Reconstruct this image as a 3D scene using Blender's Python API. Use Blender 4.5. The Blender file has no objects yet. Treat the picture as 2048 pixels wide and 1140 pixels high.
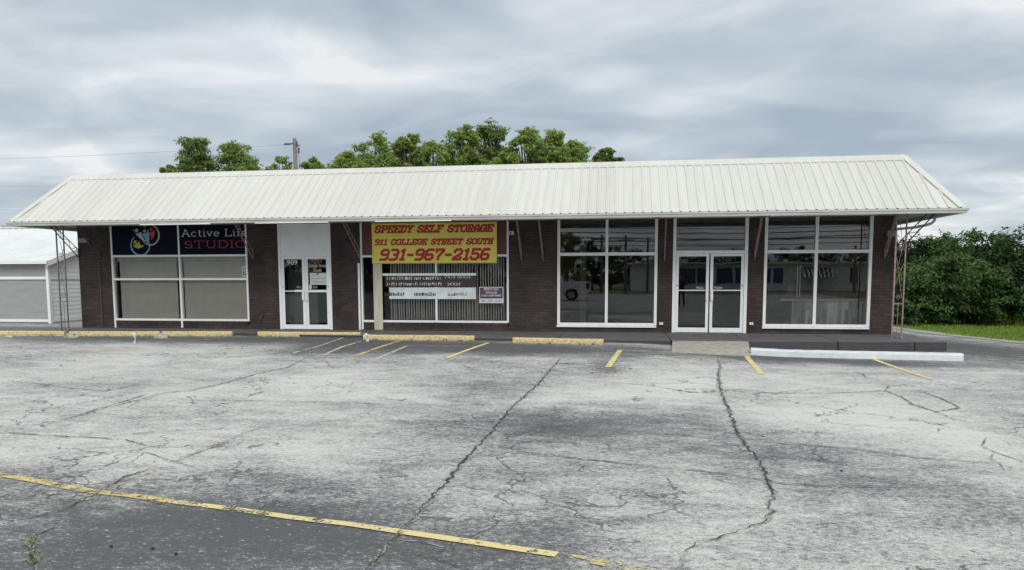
import bpy, bmesh, math, random
import numpy as np
from mathutils import Vector, Matrix, noise as mnoise

R = math.radians
sc = bpy.context.scene
col = sc.collection

# ------------------------------------------------------------------ camera
F_, PY_, PITCH, YAW, ROLL, CH, CD = 1449.94, 684.56, 0.0914, -0.1456, -0.0025, 1.574, 20.434
fw = Vector((math.sin(YAW)*math.cos(PITCH), math.cos(YAW)*math.cos(PITCH), -math.sin(PITCH)))
rt = Vector((math.cos(YAW), -math.sin(YAW), 0)); up = rt.cross(fw)
rt, up = rt*math.cos(ROLL)+up*math.sin(ROLL), up*math.cos(ROLL)-rt*math.sin(ROLL)
CO = Vector((0, -CD, CH))
cam = bpy.data.cameras.new('camera'); camo = bpy.data.objects.new('camera', cam); col.objects.link(camo)
cam.sensor_width = 36; cam.lens = F_/2048*36; cam.shift_y = (PY_-570)/2048
cam.clip_start = 0.05; cam.clip_end = 3000
m = Matrix((rt, up, -fw)).transposed().to_4x4(); m.translation = CO; camo.matrix_world = m
sc.camera = camo

# ------------------------------------------------------------------ light, sky, exposure
SUN_EL, SUN_AZ = R(40), R(160)          # azimuth clockwise from +Y
sc.view_settings.view_transform = 'Standard'; sc.view_settings.look = 'None'
sc.view_settings.exposure = 0.36; sc.view_settings.gamma = 1
W = bpy.data.worlds.new('World'); sc.world = W; W.use_nodes = True
def build_world():
    nt = W.node_tree; N = nt.nodes; L = nt.links; N.clear()
    out = N.new('ShaderNodeOutputWorld'); bg = N.new('ShaderNodeBackground'); bg.inputs[1].default_value = 0.1
    L.new(bg.outputs[0], out.inputs[0])
    sky = N.new('ShaderNodeTexSky'); sky.sky_type = 'NISHITA'; sky.sun_disc = False
    sky.sun_elevation = SUN_EL; sky.sun_rotation = SUN_AZ
    tc = N.new('ShaderNodeTexCoord'); sep = N.new('ShaderNodeSeparateXYZ'); L.new(tc.outputs['Generated'], sep.inputs[0])
    def math_(op, a, b=None, c=None):
        n = N.new('ShaderNodeMath'); n.operation = op
        for i, v in enumerate((a, b, c)):
            if v is None: continue
            if isinstance(v, (int, float)): n.inputs[i].default_value = v
            else: L.new(v, n.inputs[i])
        return n.outputs[0]
    z = math_('MAXIMUM', sep.outputs[2], 0.0)
    den = math_('ADD', z, 0.13)
    px = math_('DIVIDE', sep.outputs[0], den); py = math_('DIVIDE', sep.outputs[1], den)
    cmb = N.new('ShaderNodeCombineXYZ'); L.new(px, cmb.inputs[0]); L.new(py, cmb.inputs[1])
    def noise(scale, detail, rough, dist, off, sx=1.0, sy=1.0):
        mp = N.new('ShaderNodeMapping'); mp.inputs['Location'].default_value = off; mp.inputs['Scale'].default_value = (sx, sy, 1)
        L.new(cmb.outputs[0], mp.inputs[0])
        n = N.new('ShaderNodeTexNoise'); n.inputs['Scale'].default_value = scale; n.inputs['Detail'].default_value = detail
        n.inputs['Roughness'].default_value = rough; n.inputs['Distortion'].default_value = dist
        L.new(mp.outputs[0], n.inputs[0]); return n.outputs[0]
    a = noise(0.75, 3, 0.5, 0.5, (3.7, 1.2, 0), 0.8, 1.15)
    b = noise(2.3, 6, 0.55, 0.7, (8.1, 4.4, 0), 0.8, 1.0)
    v = math_('ADD', math_('MULTIPLY_ADD', a, 1.55, math_('MULTIPLY', b, 0.62)), -0.235)
    # broad cloud masses by direction (x/z-like elongated lobes)
    el = sep.outputs[2]
    def lobe(ax, sl, s, wx, wy, amp):
        # centre given as photo-independent azimuth slope ax = x/y and elevation slope sl = z/y
        r1 = math_('DIVIDE', sep.outputs[0], math_('MAXIMUM', sep.outputs[1], 0.05))
        r2 = math_('DIVIDE', sep.outputs[2], math_('MAXIMUM', sep.outputs[1], 0.05))
        dx = math_('SUBTRACT', r1, ax); dy = math_('SUBTRACT', math_('SUBTRACT', r2, sl), math_('MULTIPLY', dx, s))
        q = math_('ADD', math_('POWER', math_('DIVIDE', dx, wx), 2.0), math_('POWER', math_('DIVIDE', dy, wy), 2.0))
        return math_('MULTIPLY', math_('EXPONENT', math_('MULTIPLY', q, -1.0)), amp)
    for args in LOBES:
        v = math_('ADD', v, lobe(*args))
    cr = N.new('ShaderNodeValToRGB'); e = cr.color_ramp.elements
    e[0].position = 0.50; e[0].color = (.345, .41, .485, 1)
    e[1].position = 1.2; e[1].color = (.74, .765, .78, 1)
    x = e.new(0.74); x.color = (.465, .525, .58, 1)
    x = e.new(0.93); x.color = (.63, .675, .71, 1)
    mr = N.new('ShaderNodeMapRange'); L.new(v, mr.inputs[0]); mr.inputs[1].default_value = 0; mr.inputs[2].default_value = 1.25
    for el_ in e: el_.position = min(1, el_.position/1.25)
    L.new(mr.outputs[0], cr.inputs[0])
    # brighter towards the zenith, as under any overcast
    g = N.new('ShaderNodeMapRange'); g.interpolation_type = 'SMOOTHSTEP'
    L.new(sep.outputs[2], g.inputs[0]); g.inputs[1].default_value = 0.36; g.inputs[2].default_value = 1.0
    g.inputs[3].default_value = 8.9; g.inputs[4].default_value = 17.0
    sc_ = N.new('ShaderNodeVectorMath'); sc_.operation = 'SCALE'; L.new(cr.outputs[0], sc_.inputs[0]); L.new(g.outputs[0], sc_.inputs['Scale'])
    mx = N.new('ShaderNodeMix'); mx.data_type = 'RGBA'; mx.inputs[0].default_value = 0.95
    L.new(sky.outputs[0], mx.inputs[6]); L.new(sc_.outputs[0], mx.inputs[7])
    L.new(mx.outputs[2], bg.inputs[0])
LOBES = [(-0.62, 0.235, -0.05, 0.20, 0.035, -0.22), (0.42, 0.225, 0.12, 0.26, 0.045, -0.22), (0.60, 0.40, 0.0, 0.22, 0.09, 0.22),
         (-0.28, 0.31, -0.1, 0.16, 0.03, 0.16), (0.0, 0.22, 0.0, 0.3, 0.05, 0.10), (0.02, 0.37, 0.0, 0.25, 0.03, -0.12),
         (-0.70, 0.36, 0.1, 0.15, 0.03, -0.10), (0.62, 0.09, 0.0, 0.22, 0.03, 0.12), (0.66, 0.16, 0.1, 0.2, 0.03, -0.25), (-0.6, 0.16, 0.0, 0.3, 0.04, -0.08), (-0.85, 0.235, -0.05, 0.22, 0.06, -0.34), (-0.80, 0.34, 0.0, 0.2, 0.02, 0.12), (0.40, 0.145, 0.05, 0.16, 0.03, -0.30), (0.30, 0.19, 0.1, 0.2, 0.035, -0.12)]
build_world()
sl = bpy.data.lights.new('sun', 'SUN'); sl.energy = 1.3; sl.angle = R(28); sl.color = (1, .965, .92)
so = bpy.data.objects.new('sun', sl); col.objects.link(so)
sd = Vector((math.sin(SUN_AZ)*math.cos(SUN_EL), math.cos(SUN_AZ)*math.cos(SUN_EL), math.sin(SUN_EL)))
so.rotation_euler = sd.to_track_quat('Z', 'Y').to_euler(); so.location = (0, -10, 20)
try:
    sc.cycles.max_bounces = 8; sc.cycles.transparent_max_bounces = 16; sc.cycles.glossy_bounces = 4
except Exception: pass

# ------------------------------------------------------------------ survey helpers (pixel of the 2048-wide photo -> point on a plane)
def ray(x, y): return fw + rt*((x-1024)/F_) + up*((PY_-y)/F_)
def wp(x, y, Y=0.0):
    d = ray(x, y); return CO + d*((Y-CO.y)/d.y)
def zp(x, y, z):
    d = ray(x, y); return CO + d*((z-CO.z)/d.z)
def smooth(t): t = max(0., min(1., t)); return t*t*(3-2*t)
def g(x, y):
    near = smooth((y+9)/5); s = smooth(x/4)
    return -0.12*(1-near) + near*(-0.06-0.155*s)
def gp(x, y):
    z = -.12
    for _ in range(12):
        p = zp(x, y, z); z = g(p.x, p.y)
    return Vector((p.x, p.y, z))
def mir(x, y, d):                     # where a thing mirrored in the glass really stands: d metres out from the facade
    p = wp(x, y, d); return Vector((p.x, -p.y, p.z))

# ------------------------------------------------------------------ materials
def newmat(name):
    m = bpy.data.materials.new(name); m.use_nodes = True
    nt = m.node_tree; nt.nodes.clear()
    out = nt.nodes.new('ShaderNodeOutputMaterial'); b = nt.nodes.new('ShaderNodeBsdfPrincipled')
    nt.links.new(b.outputs[0], out.inputs[0]); return m, nt, b, out
def c4(c): return (c[0], c[1], c[2], 1)
def mat(name, c, rough=.6, c2=None, scale=4, bump=0, bscale=40, stretch=(1, 1, 1), metal=0, emit=None, detail=5, spec=None, lo=.35, hi=.65):
    m, nt, b, out = newmat(name); N, L = nt.nodes, nt.links
    b.inputs['Base Color'].default_value = c4(c); b.inputs['Roughness'].default_value = rough; b.inputs['Metallic'].default_value = metal
    if spec is not None: b.inputs['Specular IOR Level'].default_value = spec
    tc = N.new('ShaderNodeTexCoord'); mp = N.new('ShaderNodeMapping'); mp.inputs['Scale'].default_value = stretch
    L.new(tc.outputs['Object'], mp.inputs[0])
    if c2 is None: c2 = tuple(v*.82 for v in c)
    n = N.new('ShaderNodeTexNoise'); n.inputs['Scale'].default_value = scale; n.inputs['Detail'].default_value = detail
    L.new(mp.outputs[0], n.inputs[0])
    r = N.new('ShaderNodeValToRGB'); r.color_ramp.elements[0].position = lo; r.color_ramp.elements[1].position = hi
    r.color_ramp.elements[0].color = c4(c2); r.color_ramp.elements[1].color = c4(c)
    L.new(n.outputs[0], r.inputs[0]); L.new(r.outputs[0], b.inputs['Base Color'])
    if bump:
        n2 = N.new('ShaderNodeTexNoise'); n2.inputs['Scale'].default_value = bscale; n2.inputs['Detail'].default_value = 4
        L.new(mp.outputs[0], n2.inputs[0]); bp = N.new('ShaderNodeBump'); bp.inputs['Strength'].default_value = bump; bp.inputs['Distance'].default_value = .02
        L.new(n2.outputs[0], bp.inputs['Height']); L.new(bp.outputs[0], b.inputs['Normal'])
    if emit:
        b.inputs['Emission Color'].default_value = c4(c); b.inputs['Emission Strength'].default_value = emit
    return m
def brick_mat(name, soldier=False):
    m, nt, b, out = newmat(name); N, L = nt.nodes, nt.links
    tc = N.new('ShaderNodeTexCoord'); s = N.new('ShaderNodeSeparateXYZ'); L.new(tc.outputs['Object'], s.inputs[0])
    a = N.new('ShaderNodeMath'); a.operation = 'ADD'; L.new(s.outputs[0], a.inputs[0]); L.new(s.outputs[1], a.inputs[1])
    cb = N.new('ShaderNodeCombineXYZ')
    if soldier: L.new(s.outputs[2], cb.inputs[0]); L.new(a.outputs[0], cb.inputs[1])
    else: L.new(a.outputs[0], cb.inputs[0]); L.new(s.outputs[2], cb.inputs[1])
    bt = N.new('ShaderNodeTexBrick'); L.new(cb.outputs[0], bt.inputs[0])
    bt.inputs['Scale'].default_value = 1; bt.inputs['Brick Width'].default_value = .262 if not soldier else 2.0; bt.inputs['Row Height'].default_value = .081
    bt.inputs['Mortar Size'].default_value = .0065; bt.inputs['Mortar Smooth'].default_value = .25; bt.inputs['Bias'].default_value = 0
    bt.inputs['Color1'].default_value = (.066, .049, .042, 1); bt.inputs['Color2'].default_value = (.042, .0315, .0275, 1); bt.inputs['Mortar'].default_value = (.030, .0225, .020, 1)  # mortar darker than the brick: shadow of the joints put into its colour
    n = N.new('ShaderNodeTexNoise'); n.inputs['Scale'].default_value = 1.3; n.inputs['Detail'].default_value = 8; L.new(tc.outputs['Object'], n.inputs[0])
    mr = N.new('ShaderNodeMapRange'); L.new(n.outputs[0], mr.inputs[0]); mr.inputs[1].default_value = .3; mr.inputs[2].default_value = .7; mr.inputs[3].default_value = .65; mr.inputs[4].default_value = 1.3
    mx = N.new('ShaderNodeMix'); mx.data_type = 'RGBA'; mx.blend_type = 'MULTIPLY'; mx.inputs[0].default_value = 1
    L.new(bt.outputs[0], mx.inputs[6]); L.new(mr.outputs[0], mx.inputs[7]); L.new(mx.outputs[2], b.inputs['Base Color'])
    n2 = N.new('ShaderNodeTexNoise'); n2.inputs['Scale'].default_value = 45; L.new(tc.outputs['Object'], n2.inputs[0])
    h = N.new('ShaderNodeMath'); h.operation = 'MULTIPLY_ADD'; L.new(bt.outputs['Fac'], h.inputs[0]); h.inputs[1].default_value = -1.0; L.new(n2.outputs[0], h.inputs[2])
    bp = N.new('ShaderNodeBump'); bp.inputs['Strength'].default_value = .5; bp.inputs['Distance'].default_value = .01; L.new(h.outputs[0], bp.inputs['Height']); L.new(bp.outputs[0], b.inputs['Normal'])
    b.inputs['Roughness'].default_value = .7; b.inputs['Specular IOR Level'].default_value = .3
    return m
def glass_mat(name, tint=(.55, .58, .58), refl=2.2, wav=0.0, wscale=3.0):
    m, nt, b, out = newmat(name); N, L = nt.nodes, nt.links; N.remove(b)
    t = N.new('ShaderNodeBsdfTransparent'); t.inputs[0].default_value = c4(tint)
    gl = N.new('ShaderNodeBsdfGlossy'); gl.inputs['Roughness'].default_value = 0.0; gl.inputs[0].default_value = (.95, .97, 1, 1)
    fr = N.new('ShaderNodeFresnel'); fr.inputs[0].default_value = 1.5
    k = N.new('ShaderNodeMath'); k.operation = 'MULTIPLY'; k.use_clamp = True; L.new(fr.outputs[0], k.inputs[0]); k.inputs[1].default_value = refl
    mx = N.new('ShaderNodeMixShader'); L.new(k.outputs[0], mx.inputs[0]); L.new(t.outputs[0], mx.inputs[1]); L.new(gl.outputs[0], mx.inputs[2]); L.new(mx.outputs[0], out.inputs[0])
    if wav:
        tc = N.new('ShaderNodeTexCoord'); n = N.new('ShaderNodeTexNoise'); n.inputs['Scale'].default_value = wscale; n.inputs['Detail'].default_value = 1; L.new(tc.outputs['Object'], n.inputs[0])
        bp = N.new('ShaderNodeBump'); bp.inputs['Strength'].default_value = 1; bp.inputs['Distance'].default_value = wav
        L.new(n.outputs[0], bp.inputs['Height']); L.new(bp.outputs[0], gl.inputs['Normal'])
    return m
def leaf_mat(name, c1, c2, trans=.25):
    m, nt, b, out = newmat(name); N, L = nt.nodes, nt.links; N.remove(b)
    geo = N.new('ShaderNodeNewGeometry'); r = N.new('ShaderNodeValToRGB')
    r.color_ramp.elements[0].color = c4(c1); r.color_ramp.elements[1].color = c4(c2)
    L.new(geo.outputs['Random Per Island'], r.inputs[0])
    d = N.new('ShaderNodeBsdfPrincipled'); d.inputs['Roughness'].default_value = .55; d.inputs['Specular IOR Level'].default_value = .25; L.new(r.outputs[0], d.inputs['Base Color'])
    t = N.new('ShaderNodeBsdfTranslucent'); L.new(r.outputs[0], t.inputs[0])
    mx = N.new('ShaderNodeMixShader'); mx.inputs[0].default_value = trans; L.new(d.outputs[0], mx.inputs[1]); L.new(t.outputs[0], mx.inputs[2]); L.new(mx.outputs[0], out.inputs[0])
    return m
def worn_paint(name, c, keep=.55, scale=9, fine=60):
    m, nt, b, out = newmat(name); N, L = nt.nodes, nt.links
    tc = N.new('ShaderNodeTexCoord')
    n = N.new('ShaderNodeTexNoise'); n.inputs['Scale'].default_value = scale; n.inputs['Detail'].default_value = 3; L.new(tc.outputs['Object'], n.inputs[0])
    n2 = N.new('ShaderNodeTexNoise'); n2.inputs['Scale'].default_value = fine; n2.inputs['Detail'].default_value = 3; L.new(tc.outputs['Object'], n2.inputs[0])
    a = N.new('ShaderNodeMath'); a.operation = 'MULTIPLY_ADD'; L.new(n.outputs[0], a.inputs[0]); a.inputs[1].default_value = .55
    k = N.new('ShaderNodeMath'); k.operation = 'MULTIPLY'; L.new(n2.outputs[0], k.inputs[0]); k.inputs[1].default_value = .45; L.new(k.outputs[0], a.inputs[2])
    mr = N.new('ShaderNodeMapRange'); L.new(a.outputs[0], mr.inputs[0]); mr.inputs[1].default_value = .5-(keep-.5)*.5-.03; mr.inputs[2].default_value = .5-(keep-.5)*.5+.05
    mr.inputs[3].default_value = 0; mr.inputs[4].default_value = 1
    vc = N.new('ShaderNodeValToRGB'); L.new(n2.outputs[0], vc.inputs[0]); vc.color_ramp.elements[0].color = c4([v*.8 for v in c]); vc.color_ramp.elements[1].color = c4(c)
    L.new(vc.outputs[0], b.inputs['Base Color']); b.inputs['Roughness'].default_value = .75
    t = N.new('ShaderNodeBsdfTransparent'); mx = N.new('ShaderNodeMixShader'); L.new(mr.outputs[0], mx.inputs[0]); L.new(t.outputs[0], mx.inputs[1]); L.new(b.outputs[0], mx.inputs[2]); L.new(mx.outputs[0], out.inputs[0])
    return m
M = dict(
    roof=mat('roof_metal', (.585, .57, .515), .5, (.555, .54, .487), .8, 0, stretch=(2.5, .5, .5)),
    ribshade=mat('rib_end_shade', (.05, .05, .05), .8),
    gutter=mat('gutter_metal', (.62, .62, .585), .4, (.5, .5, .47), 2, stretch=(.6, 3, 3)),
    soffit=mat('soffit_board', (.40, .40, .38), .7, (.3, .3, .28), 2),
    brick=brick_mat('painted_brick'), soldier=brick_mat('painted_soldier_brick', True),
    alu=mat('white_aluminium', (.86, .87, .88), .4, (.78, .79, .80), 3, stretch=(4, 4, .7)),
    alud=mat('white_door_aluminium', (.86, .88, .90), .38, (.80, .82, .84), 3, stretch=(4, 4, .7)),
    panel=mat('white_panel', (.86, .87, .88), .55, (.80, .81, .82), 2.0, .15, 60),
    red=mat('maroon_panel', (.13, .022, .026), .45, (.10, .017, .02), 2),
    glass=glass_mat('window_glass', (.84, .86, .86), 2.6, .0005, 1.2), glassd=glass_mat('door_glass', (.6, .64, .63), 2.1, .0009, 1.5),
    glassb=glass_mat('banner_window_glass', (.97, .97, .97), 1.05, .0005, 1.2), glasst=glass_mat('shaded_window_glass', (.96, .96, .94), .8, .0015, 1.6),
    shade=mat('roller_shade', (.345, .34, .305), .8, (.315, .31, .275), 3, .1, 200),
    dark=mat('dark_gap', (.015, .015, .016), .8), black=mat('black_plastic', (.02, .02, .022), .4),
    navy=mat('navy_sign', (.004, .006, .018), .7, (.003, .005, .014), 3, spec=.12),
    white=mat('white_vinyl', (.72, .73, .74), .5), silver=mat('silver_vinyl', (.50, .52, .57), .5), skyblue=mat('blue_vinyl', (.20, .42, .60), .5), redv=mat('red_vinyl', (.52, .06, .04), .5), lime=mat('lime_vinyl', (.45, .47, .06), .5),
    crimson=mat('crimson_vinyl', (.42, .035, .055), .5),
    banner=mat('yellow_banner', (.92, .79, .16), .5, (.88, .74, .14), 2.5), bred=mat('banner_red', (.52, .016, .026), .5, (.46, .014, .022), 4),
    cream=mat('cream_board', (.58, .55, .41), .6, (.47, .45, .34), 3, stretch=(4, 4, .6)),
    brown=mat('brown_sign', (.055, .030, .030), .4), pale=mat('pale_sign', (.74, .82, .83), .5), purple=mat('purple_sign', (.10, .055, .11), .45),
    greyv=mat('grey_lettering', (.25, .27, .28), .5), blackv=mat('dark_lettering', (.03, .035, .04), .5), gold=mat('gold_lettering', (.44, .40, .27), .45), led=mat('red_lettering', (.55, .01, .02), .4),
    blind=mat('white_blind', (.86, .86, .82), .6), beige=mat('beige_steel', (.24, .21, .10), .5),
    iron=mat('rust_pink_iron', (.36, .25, .235), .55, (.20, .13, .12), 14), irond=mat('dark_brown_iron', (.115, .07, .065), .55, (.07, .045, .04), 14), ironl=mat('weathered_iron', (.22, .20, .19), .5, (.1, .08, .08), 14),
    fixture=mat('fixture_white', (.72, .73, .72), .4), tube=mat('lit_tube', (1, 1, .97), .4, (1, 1, .97), emit=.45),
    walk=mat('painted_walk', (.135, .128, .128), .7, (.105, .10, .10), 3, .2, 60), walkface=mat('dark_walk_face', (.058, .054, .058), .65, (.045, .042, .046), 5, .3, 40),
    ramp=mat('ramp_concrete', (.42, .38, .32), .85, (.30, .27, .225), 7, .4, 90),
    kerb=mat('white_kerb_paint', (.72, .755, .765), .6, (.62, .655, .665), 5, .3, 30),
    gravel=mat('gravel', (.50, .49, .46), .9, (.26, .25, .235), 40, .8, 60),
    siding=mat('grey_siding', (.35, .36, .35), .5, (.31, .32, .31), 2, stretch=(1, 1, 4)), wsiding=mat('white_siding', (.88, .89, .88), .5, (.83, .84, .83), 2),
    wroof=mat('white_roof', (.70, .71, .695), .45, (.62, .63, .615), 1),
    bark=mat('bark', (.10, .085, .07), .9, (.05, .042, .035), 12, .5, 30), pole=mat('weathered_pole', (.24, .21, .19), .85, (.14, .125, .115), 6, stretch=(6, 6, .5)),
    wire=mat('wire', (.10, .10, .11), .5), skywire=mat('pale_wire', (.22, .23, .25), .5), concrete=mat('broken_concrete', (.48, .43, .32), .9, (.30, .27, .21), 12, .5, 50),
    leafA=leaf_mat('locust_leaf', (.18, .27, .05), (.40, .49, .14), .55), leafB=leaf_mat('dark_leaf', (.12, .19, .042), (.27, .36, .10), .5), leafC=leaf_mat('pale_leaf', (.20, .29, .06), (.44, .53, .17), .55), leafD=leaf_mat('deep_leaf', (.018, .042, .016), (.052, .09, .03), .2), leafE=leaf_mat('thicket_leaf', (.030, .066, .020), (.075, .135, .038), .25), leafF=leaf_mat('layered_leaf', (.045, .10, .024), (.11, .19, .05), .3),
    grassb=leaf_mat('grass_blade', (.15, .24, .03), (.26, .36, .06), .2), weed=leaf_mat('weed_leaf', (.16, .19, .08), (.32, .34, .19), .2),
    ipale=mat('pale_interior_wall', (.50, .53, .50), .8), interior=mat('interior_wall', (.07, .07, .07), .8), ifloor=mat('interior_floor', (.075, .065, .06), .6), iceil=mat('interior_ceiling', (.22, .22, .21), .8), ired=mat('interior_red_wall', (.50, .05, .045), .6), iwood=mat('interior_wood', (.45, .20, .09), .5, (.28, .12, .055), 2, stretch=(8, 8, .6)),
    topwood=mat('counter_top', (.42, .30, .12), .4), stone=mat('dark_stone', (.012, .012, .012), .7),
    tyre=mat('tyre', (.02, .02, .02), .8), carw=mat('white_car_paint', (.75, .76, .77), .25), cglass=mat('dark_car_glass', (.02, .025, .03), .08), tail=mat('tail_lamp_red', (.35, .01, .015), .2), chrome=mat('chrome', (.6, .6, .6), .15, metal=1),
    blue=mat('blue_glazing', (.05, .08, .19), .3), lamp=mat('lamp_housing', (.28, .27, .24), .5), paper=mat('paper', (.62, .70, .71), .6), orange=mat('orange_print', (.45, .23, .06), .6),
    skin=mat('skin', (.46, .27, .19), .55), cloth=mat('dark_shirt', (.035, .037, .045), .8), trouser=mat('dark_trousers', (.022, .024, .032), .8), hair=mat('dark_hair', (.02, .014, .01), .7), shoe=mat('shoe', (.05, .05, .05), .6),
    road=mat('road_asphalt', (.10, .10, .10), .85),
)
def plank_mat():
    m, nt, b, out = newmat('weathered_planks'); N, L = nt.nodes, nt.links
    tc = N.new('ShaderNodeTexCoord'); s = N.new('ShaderNodeSeparateXYZ'); L.new(tc.outputs['Object'], s.inputs[0])
    cb = N.new('ShaderNodeCombineXYZ'); L.new(s.outputs[2], cb.inputs[0]); L.new(s.outputs[0], cb.inputs[1])
    bt = N.new('ShaderNodeTexBrick'); L.new(cb.outputs[0], bt.inputs[0]); bt.inputs['Scale'].default_value = 1
    bt.inputs['Brick Width'].default_value = .62; bt.inputs['Row Height'].default_value = .095; bt.inputs['Mortar Size'].default_value = .002; bt.offset = .37; bt.offset_frequency = 3
    bt.inputs['Color1'].default_value = (.85, .83, .79, 1); bt.inputs['Color2'].default_value = (.20, .19, .185, 1); bt.inputs['Mortar'].default_value = (.05, .05, .05, 1)
    n = N.new('ShaderNodeTexNoise'); n.inputs['Scale'].default_value = 6; n.inputs['Detail'].default_value = 5; L.new(tc.outputs['Object'], n.inputs[0])
    mx = N.new('ShaderNodeMix'); mx.data_type = 'RGBA'; mx.blend_type = 'MULTIPLY'; mx.inputs[0].default_value = .6; L.new(bt.outputs[0], mx.inputs[6]); L.new(n.outputs[0], mx.inputs[7])
    L.new(mx.outputs[2], b.inputs['Base Color']); b.inputs['Roughness'].default_value = .7; return m
M['plank'] = plank_mat()
def roof_mat():
    m, nt, b, out = newmat('ribbed_roof_metal'); N, L = nt.nodes, nt.links
    tc = N.new('ShaderNodeTexCoord'); s = N.new('ShaderNodeSeparateXYZ'); L.new(tc.outputs['Object'], s.inputs[0])
    d = N.new('ShaderNodeMath'); d.operation = 'DIVIDE'; L.new(s.outputs[0], d.inputs[0]); d.inputs[1].default_value = .9144
    f = N.new('ShaderNodeMath'); f.operation = 'FLOOR'; L.new(d.outputs[0], f.inputs[0])
    w = N.new('ShaderNodeTexWhiteNoise'); w.noise_dimensions = '1D'; L.new(f.outputs[0], w.inputs['W'])
    mp = N.new('ShaderNodeMapping'); mp.inputs['Scale'].default_value = (7, .7, .7); L.new(tc.outputs['Object'], mp.inputs[0])
    n = N.new('ShaderNodeTexNoise'); n.inputs['Scale'].default_value = 1.0; n.inputs['Detail'].default_value = 6; L.new(mp.outputs[0], n.inputs[0])
    a = N.new('ShaderNodeMath'); a.operation = 'MULTIPLY_ADD'; L.new(w.outputs['Value'], a.inputs[0]); a.inputs[1].default_value = .35; L.new(n.outputs[0], a.inputs[2])
    r = N.new('ShaderNodeValToRGB'); L.new(a.outputs[0], r.inputs[0]); e = r.color_ramp.elements
    e[0].position = .25; e[0].color = (.53, .518, .458, 1); e[1].position = .95; e[1].color = (.625, .612, .552, 1)
    L.new(r.outputs[0], b.inputs['Base Color']); b.inputs['Roughness'].default_value = .42
    n2 = N.new('ShaderNodeTexNoise'); n2.inputs['Scale'].default_value = 2.2; n2.inputs['Detail'].default_value = 2; L.new(tc.outputs['Object'], n2.inputs[0])
    bp = N.new('ShaderNodeBump'); bp.inputs['Strength'].default_value = .5; bp.inputs['Distance'].default_value = .03; L.new(n2.outputs[0], bp.inputs['Height']); L.new(bp.outputs[0], b.inputs['Normal']); return m
M['roof'] = roof_mat()
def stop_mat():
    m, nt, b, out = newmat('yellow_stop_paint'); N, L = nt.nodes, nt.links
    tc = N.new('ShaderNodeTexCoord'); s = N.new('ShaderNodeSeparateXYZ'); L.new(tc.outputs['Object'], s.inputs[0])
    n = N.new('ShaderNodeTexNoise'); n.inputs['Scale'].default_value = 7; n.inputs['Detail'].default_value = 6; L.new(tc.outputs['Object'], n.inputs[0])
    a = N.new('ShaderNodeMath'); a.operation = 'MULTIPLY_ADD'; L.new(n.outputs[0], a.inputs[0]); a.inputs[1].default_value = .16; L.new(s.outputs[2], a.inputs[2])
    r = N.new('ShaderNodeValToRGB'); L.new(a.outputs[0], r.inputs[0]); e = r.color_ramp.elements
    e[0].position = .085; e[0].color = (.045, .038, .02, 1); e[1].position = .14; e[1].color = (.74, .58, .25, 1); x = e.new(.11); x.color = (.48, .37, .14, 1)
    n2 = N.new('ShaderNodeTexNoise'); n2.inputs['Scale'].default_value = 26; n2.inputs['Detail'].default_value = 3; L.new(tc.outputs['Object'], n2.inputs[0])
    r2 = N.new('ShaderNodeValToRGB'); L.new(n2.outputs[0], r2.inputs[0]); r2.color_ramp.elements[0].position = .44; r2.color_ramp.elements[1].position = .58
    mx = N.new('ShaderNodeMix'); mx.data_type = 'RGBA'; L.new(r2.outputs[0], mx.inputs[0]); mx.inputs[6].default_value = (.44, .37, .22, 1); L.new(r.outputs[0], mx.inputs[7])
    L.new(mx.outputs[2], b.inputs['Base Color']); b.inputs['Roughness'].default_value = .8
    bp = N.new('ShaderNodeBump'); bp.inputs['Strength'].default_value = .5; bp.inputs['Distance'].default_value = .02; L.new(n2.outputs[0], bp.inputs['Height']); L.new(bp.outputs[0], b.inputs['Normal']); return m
M['stop'] = stop_mat()

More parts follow.
